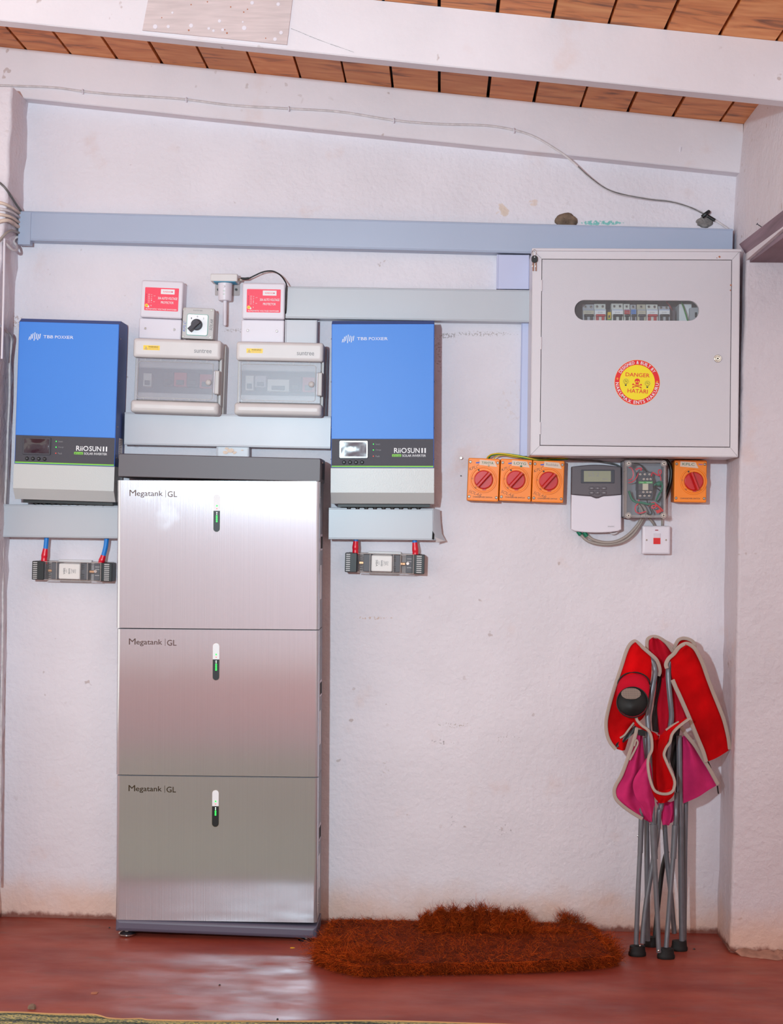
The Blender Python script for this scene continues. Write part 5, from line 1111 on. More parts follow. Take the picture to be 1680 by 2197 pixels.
cable('cable', 'thin grey-black cable passing behind the top of the controller', [(1214, 985, .03), (1245, 987, .03), (1280, 989, .025), (1310, 994, .02), (1328, 1000, .012), (1340, 1012, .010)], .0028, 'cable_dark')
cable('cable', 'black cable bulging out on the right of the clear junction box', [(1418, 978, .03), (1434, 992, .03), (1440, 1010, .03), (1438, 1036, .028), (1430, 1060, .02), (1424, 1075, .02)], .0055, 'wire_black')
cable('earth_wire', 'front green and yellow earth wire arching over the orange switches', [(1044, 986, .03), (1047, 980, .04), (1056, 974.5, .05), (1072, 973, .05), (1090, 975, .055), (1115, 979, .06), (1135, 983, .064), (1155, 986, .064), (1180, 986.5, .05), (1218, 983, .03)], .0020, 'earth_yellow', 'earth wires over the orange switches')
cable('earth_wire', 'green earth wire just behind the front yellow one over the orange switches', [(1046, 986, .03), (1051, 980, .035), (1060, 976, .045), (1074, 974.6, .045), (1096, 977, .05), (1120, 981.5, .062), (1140, 985, .064), (1162, 987.5, .064), (1186, 986, .05), (1220, 985, .03)], .0018, 'earth_green', 'earth wires over the orange switches')
cable('earth_wire', 'yellow earth wire lowest over the middle orange switch', [(1058, 986, .03), (1066, 979, .035), (1080, 976.5, .04), (1100, 979.5, .05), (1125, 982.5, .06), (1150, 985.5, .062), (1190, 984.5, .045), (1224, 982, .03)], .0017, 'earth_yellow', 'earth wires over the orange switches')
cable('earth_wire', 'rearmost green wire over the orange switches', [(1049, 985, .02), (1054, 977, .03), (1066, 972.6, .04), (1088, 973.6, .045), (1112, 976.8, .05), (1142, 982, .05), (1200, 981, .03)], .0016, 'earth_green', 'earth wires over the orange switches')
b = M(); x = W(989, 983, 0); b.tube([x, x+Vector((0, -.012, -.001))], .0026, 'screw', n=8, sm=False); b.cyl(x.x, x.z, .0045, -.012, -.0145, 'screw', n=10); tag(b.build('wall_screw', smooth=30), 'screw left in the wall beside the leftmost orange switch', 'screw')
b = M(); x = W(989, 1021, 0); b.cyl(x.x, x.z, .0022, -.0002, -.004, 'fuse_grey', n=8); tag(b.build('wall_screw', smooth=30), 'tiny dark nail in the wall below the other screw', 'nail')
# ================================================================== folded camping chair leaning in the corner
ch = bpy.data.objects.new('folding_chair', None); COL.objects.link(ch); base = G(1420, 2030); ch.location = base
tag(ch, 'folded red and pink camping chair leaning in the right corner', 'folding chair')
def zA(x, y): return 1280+x/4.994, 1340+y/4.994
def zB(x, y): return 1300+x/5.6, 1740+y/5.6
def C(px, py, d): return W(px, py, d)-base
def A(x, y, d): return C(*zA(x, y), d)
def B(x, y, d): return C(*zB(x, y), d)
def ctube(nm, pts, r, mm='chair_steel', n=12, k=6): b = M(); b.tube(pts, r, mm, n=n, k=k); return b.build(nm, ch, smooth=60)
R1 = .0078
ctube('pole', [A(560, 345, .185), A(585, 375, .19), A(610, 420, .195), A(623, 475, .2), A(626, 530, .2), A(606, 640, .2), A(580, 780, .205), A(562, 900, .21), A(548, 975, .21), A(552, 1060, .215), A(560, 1180, .22), A(566, 1400, .225), A(574, 1600, .23), A(590, 1850, .235), B(562, 60, .24), B(568, 170, .24)], R1)
ctube('leg', [B(566, 160, .245), B(574, 370, .247), B(584, 575, .25)], .0098)
ctube('leg', [B(584, 560, .25), B(600, 900, .255), B(620, 1300, .262), B(636, 1700, .272)], .0072)
ctube('pole', [A(790, 395, .18), A(772, 450, .18), A(768, 520, .18), A(772, 620, .185), A(788, 800, .19), A(802, 950, .19), A(800, 1030, .19), A(790, 1110, .19), A(770, 1350, .195), A(735, 1600, .2), A(690, 1950, .205), B(640, 0, .21), B(620, 260, .212), B(560, 650, .22), B(500, 1000, .228), B(462, 1300, .235), B(440, 1590, .242)], R1)
ctube('leg', [A(883, 1190, .16), A(888, 1500, .165), A(892, 1900, .17), B(893, 60, .172), B(900, 500, .175), B(906, 1000, .178), B(915, 1590, .182)], .0084)
ctube('leg', [A(962, 1500, .12), B(958, 0, .13), B(950, 500, .135), B(945, 1000, .14), B(940, 1560, .15)], .0072)
ctube('leg', [A(856, 1800, .2), A(852, 1960, .2), B(842, 60, .205), B(832, 180, .205)], .0064)
ctube('leg', [B(830, 170, .21), B(820, 380, .213), B(810, 570, .217)], .0090)
ctube('leg', [B(808, 560, .217), B(780, 900, .225), B(750, 1300, .235), B(722, 1660, .25)], .0072)
ctube('leg', [A(482, 1900, .215), A(476, 2060, .215), B(426, 90, .22), B(412, 500, .225)], .0080)
ctube('leg', [B(410, 490, .225), B(390, 900, .232), B(366, 1500, .24), B(364, 1600, .242)], .0070)
ctube('leg', [A(525, 1200, .16), A(520, 1500, .165), B(488, 100, .17), B(494, 600, .175), B(498, 1100, .18), B(500, 1560, .188)], .0080)
ctube('leg', [A(720, 1900, .14), B(705, 150, .15), B(735, 600, .155), B(780, 1000, .165), B(822, 1470, .17)], .0072)
ctube('leg', [B(735, 480, .11), B(680, 700, .115), B(630, 1100, .12), B(590, 1500, .13)], .0072, 'wire_black')
for (p, r) in ((B(572, 368, .238), .0038), (B(920, 375, .16), .003), (B(386, 300, .212), .003), (B(410, 1620, .255), .003), (B(632, 1680, .285), .0034)):
    b = M(); b.ball(tuple(p), r, 'chrome', 8, (1, .8, 1)); b.build('rivet', ch, smooth=80)
def foot(px, py, w_, d):
    g = W(px, py, d); g.z = 0; g = g-base; n = 22; b = M(); k = w_/2
    b.loops([[(g.x+r*k*math.cos(2*math.pi*i/n), g.y+r*k*.62*math.sin(2*math.pi*i/n), z-base.z) for i in range(n)] for r, z in ((.96, .0005), (1, .004), (.98, .010), (.90, .014), (.86, .026), (.84, .029))], 'rubber'); b.build('foot', ch, smooth=50)
foot(*zB(378, 1625), .052, .243); foot(*zB(722, 1700), .052, .262); foot(*zB(882, 1590), .050, .182); foot(*zB(540, 1560), .042, .150)
def sheet(nm, L, R, mm, m=14, bulge=0.0, fold=0.0, nf=2, seed=0, th=.0018, kk=5, extra=None):
    L = smooth_path(L, kk); R = smooth_path(R, kk); n = min(len(L), len(R))
    def rs(P):
        out = []
        for i in range(n):
            q = i/(n-1)*(len(P)-1); j = min(int(q), len(P)-2); out.append(P[j].lerp(P[j+1], q-j))
        return out
    L, R = rs(L), rs(R); r = random.Random(seed); ph = r.uniform(0, 6); rows = []
    for i in range(n):
        row = []
        for j in range(m+1):
            u = j/m; p = L[i].lerp(R[i], u); e = math.sin(math.pi*u)
            p.y -= bulge*e + fold*e*math.sin(nf*2*math.pi*u+ph+i*.12)+.0012*e*math.sin(i*.9+u*9+ph)
            row.append(p)
        rows.append(row)
    back = [[p+Vector((0, th, 0)) for p in row][::-1] for row in rows]
    b = M(); b.loops([a+c for a, c in zip(rows, back)], mm); return b.build(nm, ch, smooth=60)
def bind(pts, w_=.0105, parent=ch):
    b = M(); b.ribbon([p+Vector((0, -.0025, 0)) for p in pts], w_, .005, 'binding', k=6); return b.build('binding', parent, smooth=60)
# rear upper panels
sheet('backrest_fabric', [A(600, 132, .13), A(548, 160, .13), A(543, 260, .13), A(600, 380, .135), A(640, 600, .14), A(612, 850, .14), A(620, 990, .14), A(660, 1180, .15)], [A(605, 132, .13), A(700, 158, .125), A(790, 260, .12), A(830, 380, .12), A(850, 600, .13), A(860, 850, .13), A(860, 1000, .135), A(800, 1190, .15)], 'fab_pinkred', 18, .012, .012, 1.5, 2)
bind([A(541, 300, .135), A(538, 200, .135), A(552, 150, .135), A(605, 128, .135), A(660, 138, .135), A(730, 180, .13), A(775, 230, .127), A(815, 290, .125)])
sheet('backrest_fabric', [A(900, 152, .10), A(850, 200, .10), A(815, 290, .11), A(800, 420, .115)], [A(930, 148, .10), A(1020, 172, .10), A(1048, 230, .10), A(1040, 400, .115)], 'fab_red', 10, .006, .004, 1, 4)
bind([A(815, 285, .118), A(845, 215, .118), A(880, 162, .118), A(940, 146, .116), A(1010, 168, .115), A(1045, 205, .113), A(1052, 260, .113)])
sheet('inner_fabric', [A(812, 560, .155), A(820, 760, .155), A(835, 950, .16), A(840, 1060, .16)], [A(860, 640, .15), A(925, 820, .15), A(990, 975, .155), A(995, 1000, .155)], 'fab_pinkred', 8, .004, .003)
# big right hand panel
sheet('seat_fabric', [A(930, 208, .19), A(860, 262, .19), A(800, 335, .19), A(800, 440, .19), A(808, 560, .19), A(860, 690, .18), A(930, 850, .175), A(1000, 1010, .17), A(1060, 1180, .165), A(1120, 1330, .16), A(1178, 1470, .155)],
      [A(975, 205, .19), A(1045, 245, .185), A(1110, 360, .175), A(1160, 500, .165), A(1210, 630, .155), A(1265, 770, .145), A(1320, 900, .14), A(1365, 1030, .135), A(1400, 1160, .13), A(1422, 1260, .13), A(1432, 1335, .13)], 'fab_red', 18, .018, .004, 1, 1)
bind([A(752, 468, .20), A(742, 425, .20), A(770, 365, .20), A(830, 310, .20), A(880, 245, .20), A(940, 208, .20), A(990, 210, .198), A(1050, 255, .194), A(1095, 330, .188), A(1140, 430, .18), A(1185, 560, .17), A(1245, 720, .157), A(1310, 880, .148), A(1360, 1010, .143), A(1395, 1140, .138), A(1415, 1240, .136), A(1426, 1335, .135)], .0115)
bind([A(812, 590, .187), A(845, 670, .187), A(880, 745, .186), A(940, 880, .183), A(985, 985, .18), A(1040, 1120, .175), A(1090, 1240, .17), A(1140, 1360, .166), A(1172, 1470, .163)], .0125)
# left panel
sheet('seat_fabric', [A(395, 185, .20), A(345, 235, .20), A(300, 340, .205), A(245, 520, .21), A(190, 680, .21), A(140, 850, .21), A(108, 1000, .21), A(112, 1130, .21), A(140, 1235, .21), A(205, 1330, .21)],
      [A(420, 185, .20), A(520, 265, .20), A(580, 350, .20), A(588, 520, .20), A(566, 690, .2), A(545, 880, .2), A(500, 1000, .2), A(400, 1080, .2), A(350, 1200, .2), A(305, 1345, .21)], 'fab_red', 16, .016, .004, 1, 6)
bind([A(662, 550, .185), A(678, 500, .19), A(665, 430, .195), A(635, 370, .2), A(570, 310, .205), A(500, 250, .207), A(440, 195, .207), A(400, 178, .207), A(352, 218, .207), A(312, 300, .21), A(268, 440, .215), A(215, 600, .216), A(165, 760, .216), A(118, 940, .216), A(100, 1060, .216), A(112, 1180, .216), A(150, 1270, .216), A(205, 1335, .216)], .0105)
sheet('shade_sheet', [A(205, 1280, .222), A(212, 1310, .222), A(235, 1315, .222)], [A(330, 1180, .222), A(420, 1075, .222), A(415, 1150, .222)], 'wire_black', 6)  # black sheet standing in for deep shade in the fold
bind([A(250, 1215, .226), A(300, 1180, .226), A(345, 1120, .226), A(400, 1050, .226)], .006)
# cup holder: sewn sleeve with a mesh bottom
def ell(cx, cy, rx, ry, d0, n=28, t=0): return [A(cx+rx*math.cos(2*math.pi*i/n), cy+ry*math.sin(2*math.pi*i/n), d0+t*math.sin(2*math.pi*i/n)) for i in range(n)]
b = M(); b.loops([ell(398, 640, 168, 125, .215), ell(392, 700, 176, 140, .235), ell(386, 770, 172, 148, .25), ell(383, 832, 166, 160, .258, t=.01)], 'fab_pinkred', False, False); cup = b.build('cup_holder', ch, smooth=70)
b = M(); b.tube([p+Vector((0, -.004, 0)) for p in ell(398, 640, 172, 130, .218)][14:]+[ell(398, 640, 172, 130, .218)[0]], .0022, 'rubber', n=6); b.tube([p+Vector((0, -.003, 0)) for p in (lambda e: e+e[:1])(ell(383, 832, 167, 162, .26, t=.01))], .0020, 'rubber', n=6); b.build('trim', cup, smooth=60)
b = M(); e0 = ell(383, 832, 162, 156, .256, t=.01); c0 = A(383, 870, .275); b.loops([e0, [p.lerp(c0, .5)+Vector((0, -.004, 0)) for p in e0], [p.lerp(c0, .93) for p in e0]], 'rubber', False, True)
b.build('mesh_bottom', cup, smooth=70)
b = M(); cxx, cyy = 368, 740
for i in range(-9, 10):                                # net catching the light at the top of the mesh bottom
    u = i/9.5; hh = math.sqrt(max(0, 1-u*u))
    b.tube([A(cxx+u*105, cyy-hh*62, .279), A(cxx+u*105+4, cyy+hh*62, .279)], .0005, 'binding', n=4, sm=False)
    if abs(i) <= 8: b.tube([A(cxx-hh*105, cyy+u*62, .2793), A(cxx+hh*105, cyy+u*62, .2793)], .0005, 'binding', n=4, sm=False)
b.build('netting', cup, smooth=0)
sheet('tab', [A(358, 978, .262), A(360, 995, .262), A(365, 1000, .262)], [A(455, 968, .262), A(457, 985, .262), A(452, 992, .262)], 'rocker_red', 4)
# pink underside
sheet('underside_fabric', [A(430, 1120, .215), A(385, 1270, .22), A(330, 1430, .222), A(262, 1620, .225), A(200, 1740, .225), A(198, 1840, .225), A(255, 1920, .225), A(370, 2000, .222), A(480, 2070, .22), A(560, 2112, .22)],
      [A(490, 1150, .20), A(500, 1280, .20), A(520, 1450, .20), A(560, 1600, .205), A(575, 1750, .21), A(580, 1850, .21), A(590, 1930, .21), A(590, 2010, .21), A(590, 2080, .21), A(580, 2130, .215)], 'fab_pink', 18, .012, .010, 1.5, 9)
sheet('underside_fabric', [A(535, 1430, .235), A(470, 1540, .245), A(400, 1660, .25), A(392, 1760, .252), A(430, 1870, .25), A(500, 1960, .245), A(560, 2100, .235)], [A(560, 1430, .235), A(590, 1560, .24), A(600, 1700, .245), A(610, 1800, .245), A(620, 1880, .24), A(625, 1960, .24), A(600, 2100, .235)], 'fab_pink', 12, .014, .006, 1, 3)
sheet('underside_fabric', [A(925, 1190, .15), A(925, 1350, .152), A(922, 1550, .155), A(924, 1750, .158), A(928, 1918, .16)], [A(955, 1190, .14), A(1060, 1310, .138), A(1165, 1490, .135), A(1260, 1640, .132), A(1300, 1715, .13)], 'fab_pink', 14, .012, .006, 1, 5)
sheet('underside_fabric', [A(820, 1300, .13), A(815, 1500, .13), A(850, 1700, .13), A(845, 1830, .14)], [A(925, 1200, .13), A(925, 1450, .13), A(925, 1700, .13), A(925, 1910, .14)], 'fab_pink', 8, .002)
sheet('underside_fabric', [A(640, 1900, .19), A(690, 2010, .19), A(695, 2090, .19), A(710, 2150, .195)], [A(860, 1880, .18), A(858, 1960, .185), A(850, 2060, .19), A(810, 2120, .195)], 'fab_pink', 12, .012, .010, 1.5, 8)
bind([A(432, 1105, .228), A(405, 1220, .23), A(362, 1350, .232), A(320, 1470, .234), A(262, 1620, .234), A(205, 1720, .234), A(188, 1790, .234), A(210, 1870, .234), A(290, 1950, .232), A(390, 2020, .23), A(490, 2080, .228)], .0105)
bind([A(352, 1450, .238), A(395, 1370, .238), A(440, 1270, .236), A(420, 1235, .236), A(402, 1300, .237)], .006)
bind([A(905, 1095, .165), A(960, 1180, .162), A(1050, 1290, .158), A(1130, 1420, .152), A(1210, 1550, .148), A(1300, 1712, .143)], .0115)
# folded seat edge: the looping pouch at the front
sheet('pouch_lining', [A(590, 1190, .20), A(560, 1430, .19), A(572, 1600, .185), A(600, 1720, .19), A(640, 1795, .21)], [A(670, 1190, .17), A(655, 1400, .165), A(648, 1600, .165), A(652, 1740, .17), A(665, 1800, .20)], 'fab_red', 8, -.006)
sheet('pouch_fabric', [A(680, 1180, .215), A(655, 1300, .21), A(642, 1430, .205), A(640, 1600, .20), A(650, 1740, .205), A(672, 1800, .23)], [A(800, 1175, .24), A(745, 1300, .245), A(728, 1400, .25), A(775, 1540, .252), A(825, 1660, .254), A(800, 1790, .252)], 'fab_red', 12, .004, .006, 1, 11)
sheet('pouch_fabric', [A(560, 1600, .262), A(580, 1740, .262), A(620, 1850, .256), A(680, 1915, .25)], [A(600, 1740, .268), A(650, 1805, .268), A(690, 1830, .266), A(730, 1905, .25)], 'fab_red', 8, .002)
sheet('pouch_fabric', [A(640, 1800, .268), A(645, 1850, .262), A(660, 1910, .25)], [A(835, 1740, .262), A(825, 1830, .258), A(750, 1905, .25)], 'fab_red', 10, .006, .002)
sheet('pouch_fabric', [A(410, 1000, .25), A(406, 1060, .25), A(425, 1095, .25), A(560, 1160, .24), A(600, 1240, .23)], [A(440, 1015, .252), A(480, 1075, .252), A(560, 1130, .252), A(640, 1170, .235), A(665, 1230, .22)], 'fab_red', 8, .003, .002)
sheet('pouch_fabric', [A(990, 1010, .235), A(900, 1075, .24), A(830, 1140, .245), A(800, 1190, .245)], [A(960, 1000, .225), A(800, 1080, .22), A(720, 1150, .215), A(684, 1200, .215)], 'fab_red', 10, .002, .002)
bind([A(420, 990, .258), A(440, 1035, .258), A(490, 1085, .258), A(545, 1125, .258), A(578, 1180, .257), A(592, 1260, .257), A(590, 1345, .257), A(560, 1410, .258), A(548, 1490, .26), A(560, 1600, .265), A(585, 1700, .268), A(620, 1775, .27), A(680, 1808, .27), A(760, 1812, .268), A(815, 1780, .266), A(836, 1710, .263), A(825, 1640, .26), A(785, 1550, .258), A(745, 1460, .256), A(722, 1390, .254), A(745, 1320, .252), A(785, 1260, .25), A(805, 1180, .25), A(850, 1120, .248), A(920, 1060, .245), A(1000, 1002, .24)], .0088)
b = M(); b.loops([[A(x, y, d_) for x, y in ((438, 1125), (528, 1125), (528, 1198), (445, 1185))] for d_ in (.20, .232)], 'rubber'); b.build('connector', ch, smooth=30)
b = M(); b.tube([A(1295, 1730, .145), A(1300, 1775, .145), A(1305, 1810, .145)], .0042, 'rubber', n=8, flat=.5); b.tube([A(1190, 1460, .14), A(1225, 1540, .14)], .004, 'rubber', n=8, flat=.5, sm=False); b.build('strap', ch, smooth=30)
sheet('shade_sheet', [A(650, 540, .15), A(640, 700, .15), A(610, 880, .15), A(590, 1010, .16), A(600, 1140, .18)], [A(700, 480, .145), A(690, 640, .145), A(650, 860, .145), A(655, 1010, .15), A(668, 1160, .17)], 'wire_black', 5)  # black sheet added as shade between the poles and the fabric
sheet('shade_sheet', [A(820, 1180, .155), A(790, 1330, .155), A(790, 1480, .155), A(845, 1640, .155), A(845, 1900, .155)], [A(900, 1100, .15), A(870, 1300, .15), A(865, 1500, .15), A(872, 1700, .15), A(870, 1880, .15)], 'wire_black', 5)  # another black sheet in place of shade behind the seat edge
bind([A(740, 1130, .222), A(800, 1085, .222), A(880, 1040, .222)], .006)
# ================================================================== coir mat
g = [G(a, c) for a, c in ((716, 1995), (1262, 2004), (1324, 2073), (1285, 2080), (1154, 2088), (1000, 2092), (863, 2094), (780, 2098), (720, 2086), (680, 2070))]
mr = bpy.data.objects.new('coir_mat', None); COL.objects.link(mr); mo = sum(g, Vector())/len(g); mo.z = 0; mr.location = mo
tag(mr, 'thick shaggy brown coir doormat lying on the red floor', 'doormat')
gl = [(p.x-mo.x, p.y-mo.y) for p in g]; HT = .034
def ring2(k, z):
    out = []; 
    for i in range(len(gl)):
        a, c = Vector(gl[i]), Vector(gl[(i+1) % len(gl)])
        for j in range(6): q = a.lerp(c, j/6); out.append((q.x*k, q.y*(k-.03*(1-k)), z))
    return out
b = M(); b.loops([ring2(.985, .001), ring2(1.0, .012), ring2(.992, HT*.75), ring2(.965, HT), ring2(.5, HT+.001)], 'coir_dark'); b.build('backing', mr, smooth=60)
def inpoly(x, y, P):
    c = False; n = len(P)
    for i in range(n):
        x1, y1 = P[i]; x2, y2 = P[(i+1) % n]
        if (y1 > y) != (y2 > y) and x < (x2-x1)*(y-y1)/(y2-y1)+x1: c = not c
    return c
rf = random.Random(12)
def fibres(gen, n, nm, parent, mats=('coir', 'coir_dark', 'coir_light'), w_=.0010):
    b = M(); cnt = 0; ids = [b.mid(q) for q in mats]
    while cnt < n:
        s_ = gen()
        if s_ is None: continue
        p, dr, ln, curl = s_; cnt += 1; side = Vector((rf.gauss(0, 1), rf.gauss(0, 1), rf.gauss(0, 1))).normalized(); ww = w_*rf.uniform(.6, 1.3)
        cur = Vector(p); d_ = dr.normalized(); base_ = len(b.v); sg = 3
        cv = Vector((rf.gauss(0, curl), rf.gauss(0, curl), rf.gauss(0, curl)*.7-.12)); wv_ = d_.cross(side).normalized()
        for q in range(sg+1):
            k = ww*(1-.7*q/sg)/2; b.v.append(tuple(cur-wv_*k)); b.v.append(tuple(cur+wv_*k))
            cur = cur+d_*ln/sg; d_ = (d_+cv).normalized()
            if cur.z < .0015 and parent is not None and nm != 'x': cur.z = .0015+rf.random()*.002
        mi = rf.choices(ids, (6, 3, 3))[0]
        for q in range(sg): a = base_+q*2; b.f.append((a, a+1, a+3, a+2)); b.mi.append(mi)
    o = b.build(nm, parent, smooth=0, fix=False); o['kind'] = 'stuff'; return o
xs = [p[0] for p in gl]; ys = [p[1] for p in gl]
def gtop():
    x, y = rf.uniform(min(xs), max(xs)), rf.uniform(min(ys), max(ys))
    if not inpoly(x, y, gl): return None
    a = rf.uniform(0, 6.28); return (x, y, HT*.92), Vector((math.cos(a), math.sin(a)*.8-.25, rf.uniform(-.05, .28))), rf.uniform(.016, .042), .5
def gedge():
    i = rf.choices(range(len(gl)), [(Vector(gl[i])-Vector(gl[(i+1) % len(gl)])).length*(1 if i else .4) for i in range(len(gl))])[0]; a, c = Vector(gl[i]), Vector(gl[(i+1) % len(gl)])
    q = a.lerp(c, rf.random()); t_ = (c-a).normalized(); n_ = Vector((t_.y, -t_.x)); z = rf.uniform(.003, HT)
    if n_.dot(q) < 0: n_ = -n_
    return (q.x, q.y, z), Vector((n_.x+rf.gauss(0, .6), n_.y+rf.gauss(0, .6), rf.uniform(-.5, .5))), rf.uniform(.010, .024), .5
fibres(gtop, 40000, 'pile', mr); fibres(gedge, 13000, 'fringe', mr)
def tuftgen(pts, spread, ln, dirf, zmax=.05):
    def f():
        a, c, e = rf.choice(pts); q = G(a, c)-mo; x, y = q.x+rf.gauss(0, spread), q.y+rf.gauss(0, spread*.6)
        return (x, y, rf.uniform(.004, zmax)), dirf(), rf.uniform(*ln)*e, .45
    return f
fibres(tuftgen([(690, 2050, 1), (705, 2068, 1.1), (735, 2078, 1.2), (765, 2084, 1.2), (800, 2086, 1.1), (830, 2078, 1), (720, 2050, 1), (780, 2066, 1), (846, 2082, .8)], .020, (.02, .05), lambda: Vector((rf.gauss(-.1, .8), rf.gauss(-.5, .5), rf.gauss(.3, .5))), .045), 5200, 'ragged_tuft', mr)
fibres(tuftgen([(1308, 2050, 1), (1318, 2066, 1), (1300, 2038, .8)], .012, (.015, .04), lambda: Vector((rf.gauss(.5, .5), rf.gauss(-.4, .5), rf.gauss(.4, .4))), .045), 1100, 'ragged_tuft', mr)
fibres(tuftgen([(1206, 1999, .8), (1222, 2000, 1), (1236, 2004, .8)], .012, (.015, .045), lambda: Vector((rf.gauss(.1, .6), rf.gauss(0, .4), rf.gauss(.9, .4))), .05), 900, 'ragged_tuft', mr)
# curled scrap of coir standing against the wall behind the mat
cm = W(1020, 1985, .10); cm.z = 0
def prof(px):                                        # height of the scrap in pixels above y=1985 at a given px
    pts = [(898, 34), (925, 42), (952, 56), (975, 52), (1000, 56), (1028, 62), (1050, 60), (1070, 48), (1090, 46), (1110, 56), (1130, 40), (1142, 14)]
    for (a, ha), (c, hc) in zip(pts, pts[1:]):
        if a <= px <= c: return ha+(hc-ha)*(px-a)/(c-a)
    return 10
L = []
for px in range(902, 1140, 8):
    hgt = prof(px)/S(.1)*.72; x = W(px, 1985, .10).x-cm.x
    L.append([(x, -.045+.052*math.cos(a)*-.6+.02, .026+max(0, hgt*.55)*(1+math.sin(a))*.9) for a in [2*math.pi*i/12 for i in range(12)]])
b = M(); b.loops(L, 'coir_dark'); cr = b.build('curled_edge', mr, smooth=70); cr.location = cm-mo; cr['label'] = 'ragged curled-up back edge'
def gscrap():
    px = rf.uniform(898, 1140); hgt = prof(px)/S(.1); x = W(px, 1985, .10).x-cm.x; a = rf.uniform(math.pi*.75, math.pi*1.6) if rf.random() < .6 else rf.uniform(0, math.pi)
    q = rf.random(); y = -.03-rf.uniform(0, .03); z = .03+hgt*.85*q
    up_ = .9 if rf.random() < .55 else -.2
    ck = math.sin(px*.21)+.6*math.sin(px*.083+1); return (x, y+.012*(q-.5)-.006*math.sin(px*.3), z), Vector((ck*.8+rf.gauss(0, .35), rf.gauss(-.35, .3), rf.gauss(up_, .35))), rf.uniform(.012, .038)*(1.2 if math.sin(px*.13) > .5 else .9), .35
o = fibres(gscrap, 14000, 'loose_fibre', cr)
def gs2():
    px = rf.uniform(1150, 1225); x = W(px, 1985, .10).x-cm.x
    return (x, -.03-rf.uniform(0, .03), .032+rf.uniform(0, .012)), Vector((rf.gauss(.1, .8), rf.gauss(0, .5), rf.gauss(.3, .3))), rf.uniform(.01, .026), .5
fibres(gs2, 900, 'loose_fibre', cr)
# ================================================================== woven rug in the foreground
E = [G(a, c) for a, c in ((-700, 2166), (-300, 2172), (0, 2177), (60, 2178.5), (110, 2181), (170, 2182), (198, 2182), (215, 2185), (232, 2190), (262, 2192), (292, 2191.5), (304, 2191.5), (320, 2194), (380, 2195.5), (450, 2196.5), (640, 2197), (830, 2196), (1100, 2204), (1500, 2212))]
rr_ = bpy.data.objects.new('woven_rug', None); COL.objects.link(rr_); rr_.location = (E[3].x, E[3].y, 0); tag(rr_, 'green and yellow woven rug, its edge showing at the bottom left', 'rug')
P = smooth_path(E, 4); ro = rr_.location
b = M(); L = [[(p.x-ro.x, p.y-ro.y, .0006) for p in P], [(p.x-ro.x, p.y-ro.y, .005) for p in P], [(p.x-ro.x, p.y-ro.y-.02, .008+.004*max(0, math.sin(p.x*23))) for p in P], [(p.x-ro.x, p.y-ro.y-.3, .007) for p in P], [(p.x-ro.x, E[0].y-ro.y-2.7, .007) for p in P], [(p.x-ro.x, E[0].y-ro.y-2.7, .0006) for p in P]]
b.loops(L, 'rug', False, False, closed=False); b.build('weave', rr_, smooth=40)
b = M(); b.tube([(p.x-ro.x, p.y-ro.y+.001, .006) for p in P], .0022, mat('rug_hem', (206, 160, 110), .9), n=6, sm=False); b.build('hem', rr_, smooth=60)
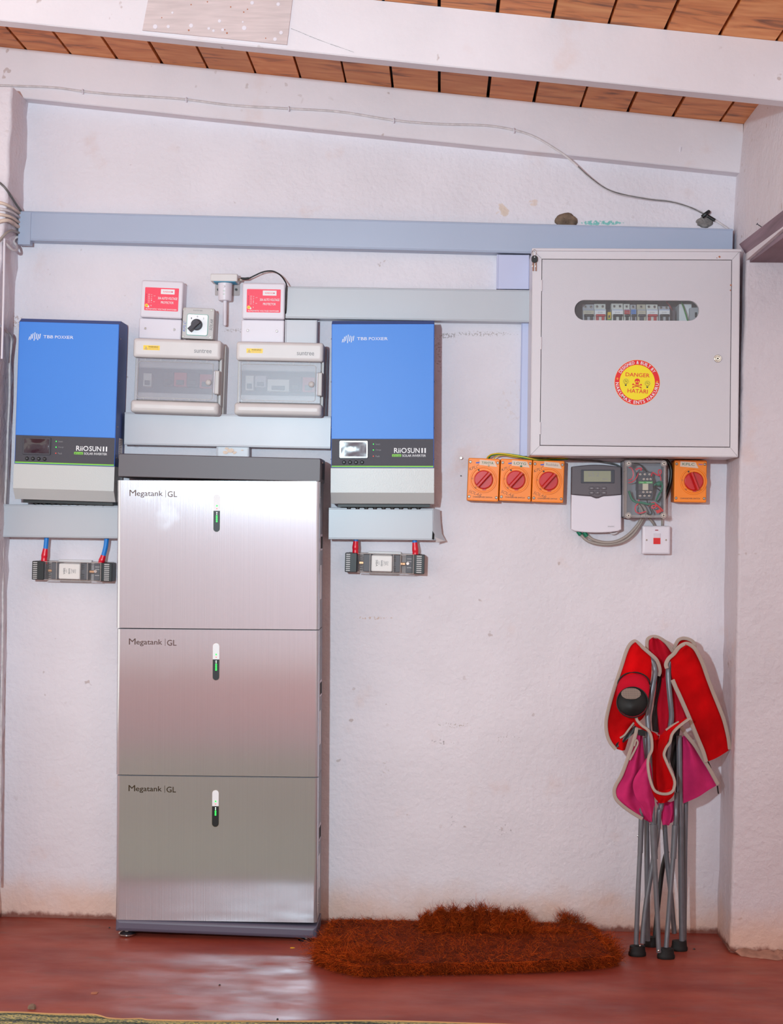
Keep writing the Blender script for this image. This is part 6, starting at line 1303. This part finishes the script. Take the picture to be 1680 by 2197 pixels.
# ================================================================== small litter on the floor
def chip(nm, lab, cat, px, py, sz, mm, asp=.35, h_=.002, seed=0, rot=0):
    c = G(px, py); r = random.Random(seed+int(px)); b = M(); n = 9; ca, sa = math.cos(rot), math.sin(rot)
    def rg(k, z): 
        r2 = random.Random(seed+int(px)); out = []
        for i in range(n):
            q = r2.uniform(.65, 1.1)*k; u, v = sz*q*math.cos(2*math.pi*i/n), sz*asp*q*math.sin(2*math.pi*i/n); out.append((c.x+u*ca-v*sa, c.y+u*sa+v*ca, z))
        return out
    b.loops([rg(1, .0004), rg(.95, h_*.6), rg(.5, h_)], mm); o = b.build(nm, smooth=40); tag(o, lab, cat); return o
chip('dried_leaf', 'yellow scrap of leaf on the floor before the right end of the plinth', 'leaf', 627, 2034, .008, 'leaf_yellow', .8)
chip('dried_leaf', 'yellow scrap of leaf on the floor just right of the doormat', 'leaf', 1301, 2014, .009, 'leaf_yellow', .8)
chip('mud_crumb', 'crumb of dried mud on the floor near the rug edge at the bottom left', 'crumb', 68, 2164, .011, 'debris_grey', 1, .011)
chip('mud_flake', 'tan flake on the floor between the mud crumb and the battery stack', 'flake', 203, 2131, .011, 'nail_rust', 1, .002)
chip('pebble', 'tiny dark pebble on the shiny floor in front of the battery stack', 'pebble', 471, 2114, .003, 'wire_black', 1, .003)
chip('pebble', 'dark pebble near the bottom edge in front of the battery stack', 'pebble', 595, 2188, .003, 'wire_black', 1, .004)
chip('mud_crumb', 'small dark crumb on the floor left of the battery stack near the wall', 'crumb', 235, 1991, .003, 'wire_black', 1, .003)
chip('mud_crumb', 'pair of dark crumbs on the floor right of the chair feet', 'crumb', 1489, 2037, .005, 'wire_black', .6, .003)
chip('mud_crumb', 'reddish clod on the floor in the far left corner', 'clod', 4, 1958, .022, 'nail_rust', 1, .02)
chip('straw', 'pale straw on the floor by the doormat corner', 'straw', 668, 2061, .006, 'tape', .3, .002)
# broken plaster lip where the jamb meets the floor
b = M(); r = random.Random(8)
P0 = [G(1560, 2022), G(1580, 2046), G(1605, 2053), G(1640, 2056), G(1676, 2058), G(1690, 2030)]
Q0 = [W(1541, 1992, .001), W(1564, 2032, JD-.001), W(1590, 2036, JD), W(1620, 2038, JD), W(1660, 2040, JD), W(1690, 2042, JD)]
Pm = [p+Vector((r.uniform(-.004, .004), -r.uniform(0, .008), .0005)) for p in smooth_path(P0, 4)]; Qm = [Vector((q.x, q.y-.001, .010+r.uniform(-.004, .006))) for q in smooth_path(Q0, 4)]
b.loops([Pm, [p.lerp(q, .5)+Vector((0, 0, .002)) for p, q in zip(Pm, Qm)], Qm], mat('rough_mortar', (168, 122, 106), .9, var=.3, vscale=30, bump=.8, bscale=60), False, False, closed=False); struct(b.build('trim_3', smooth=30))
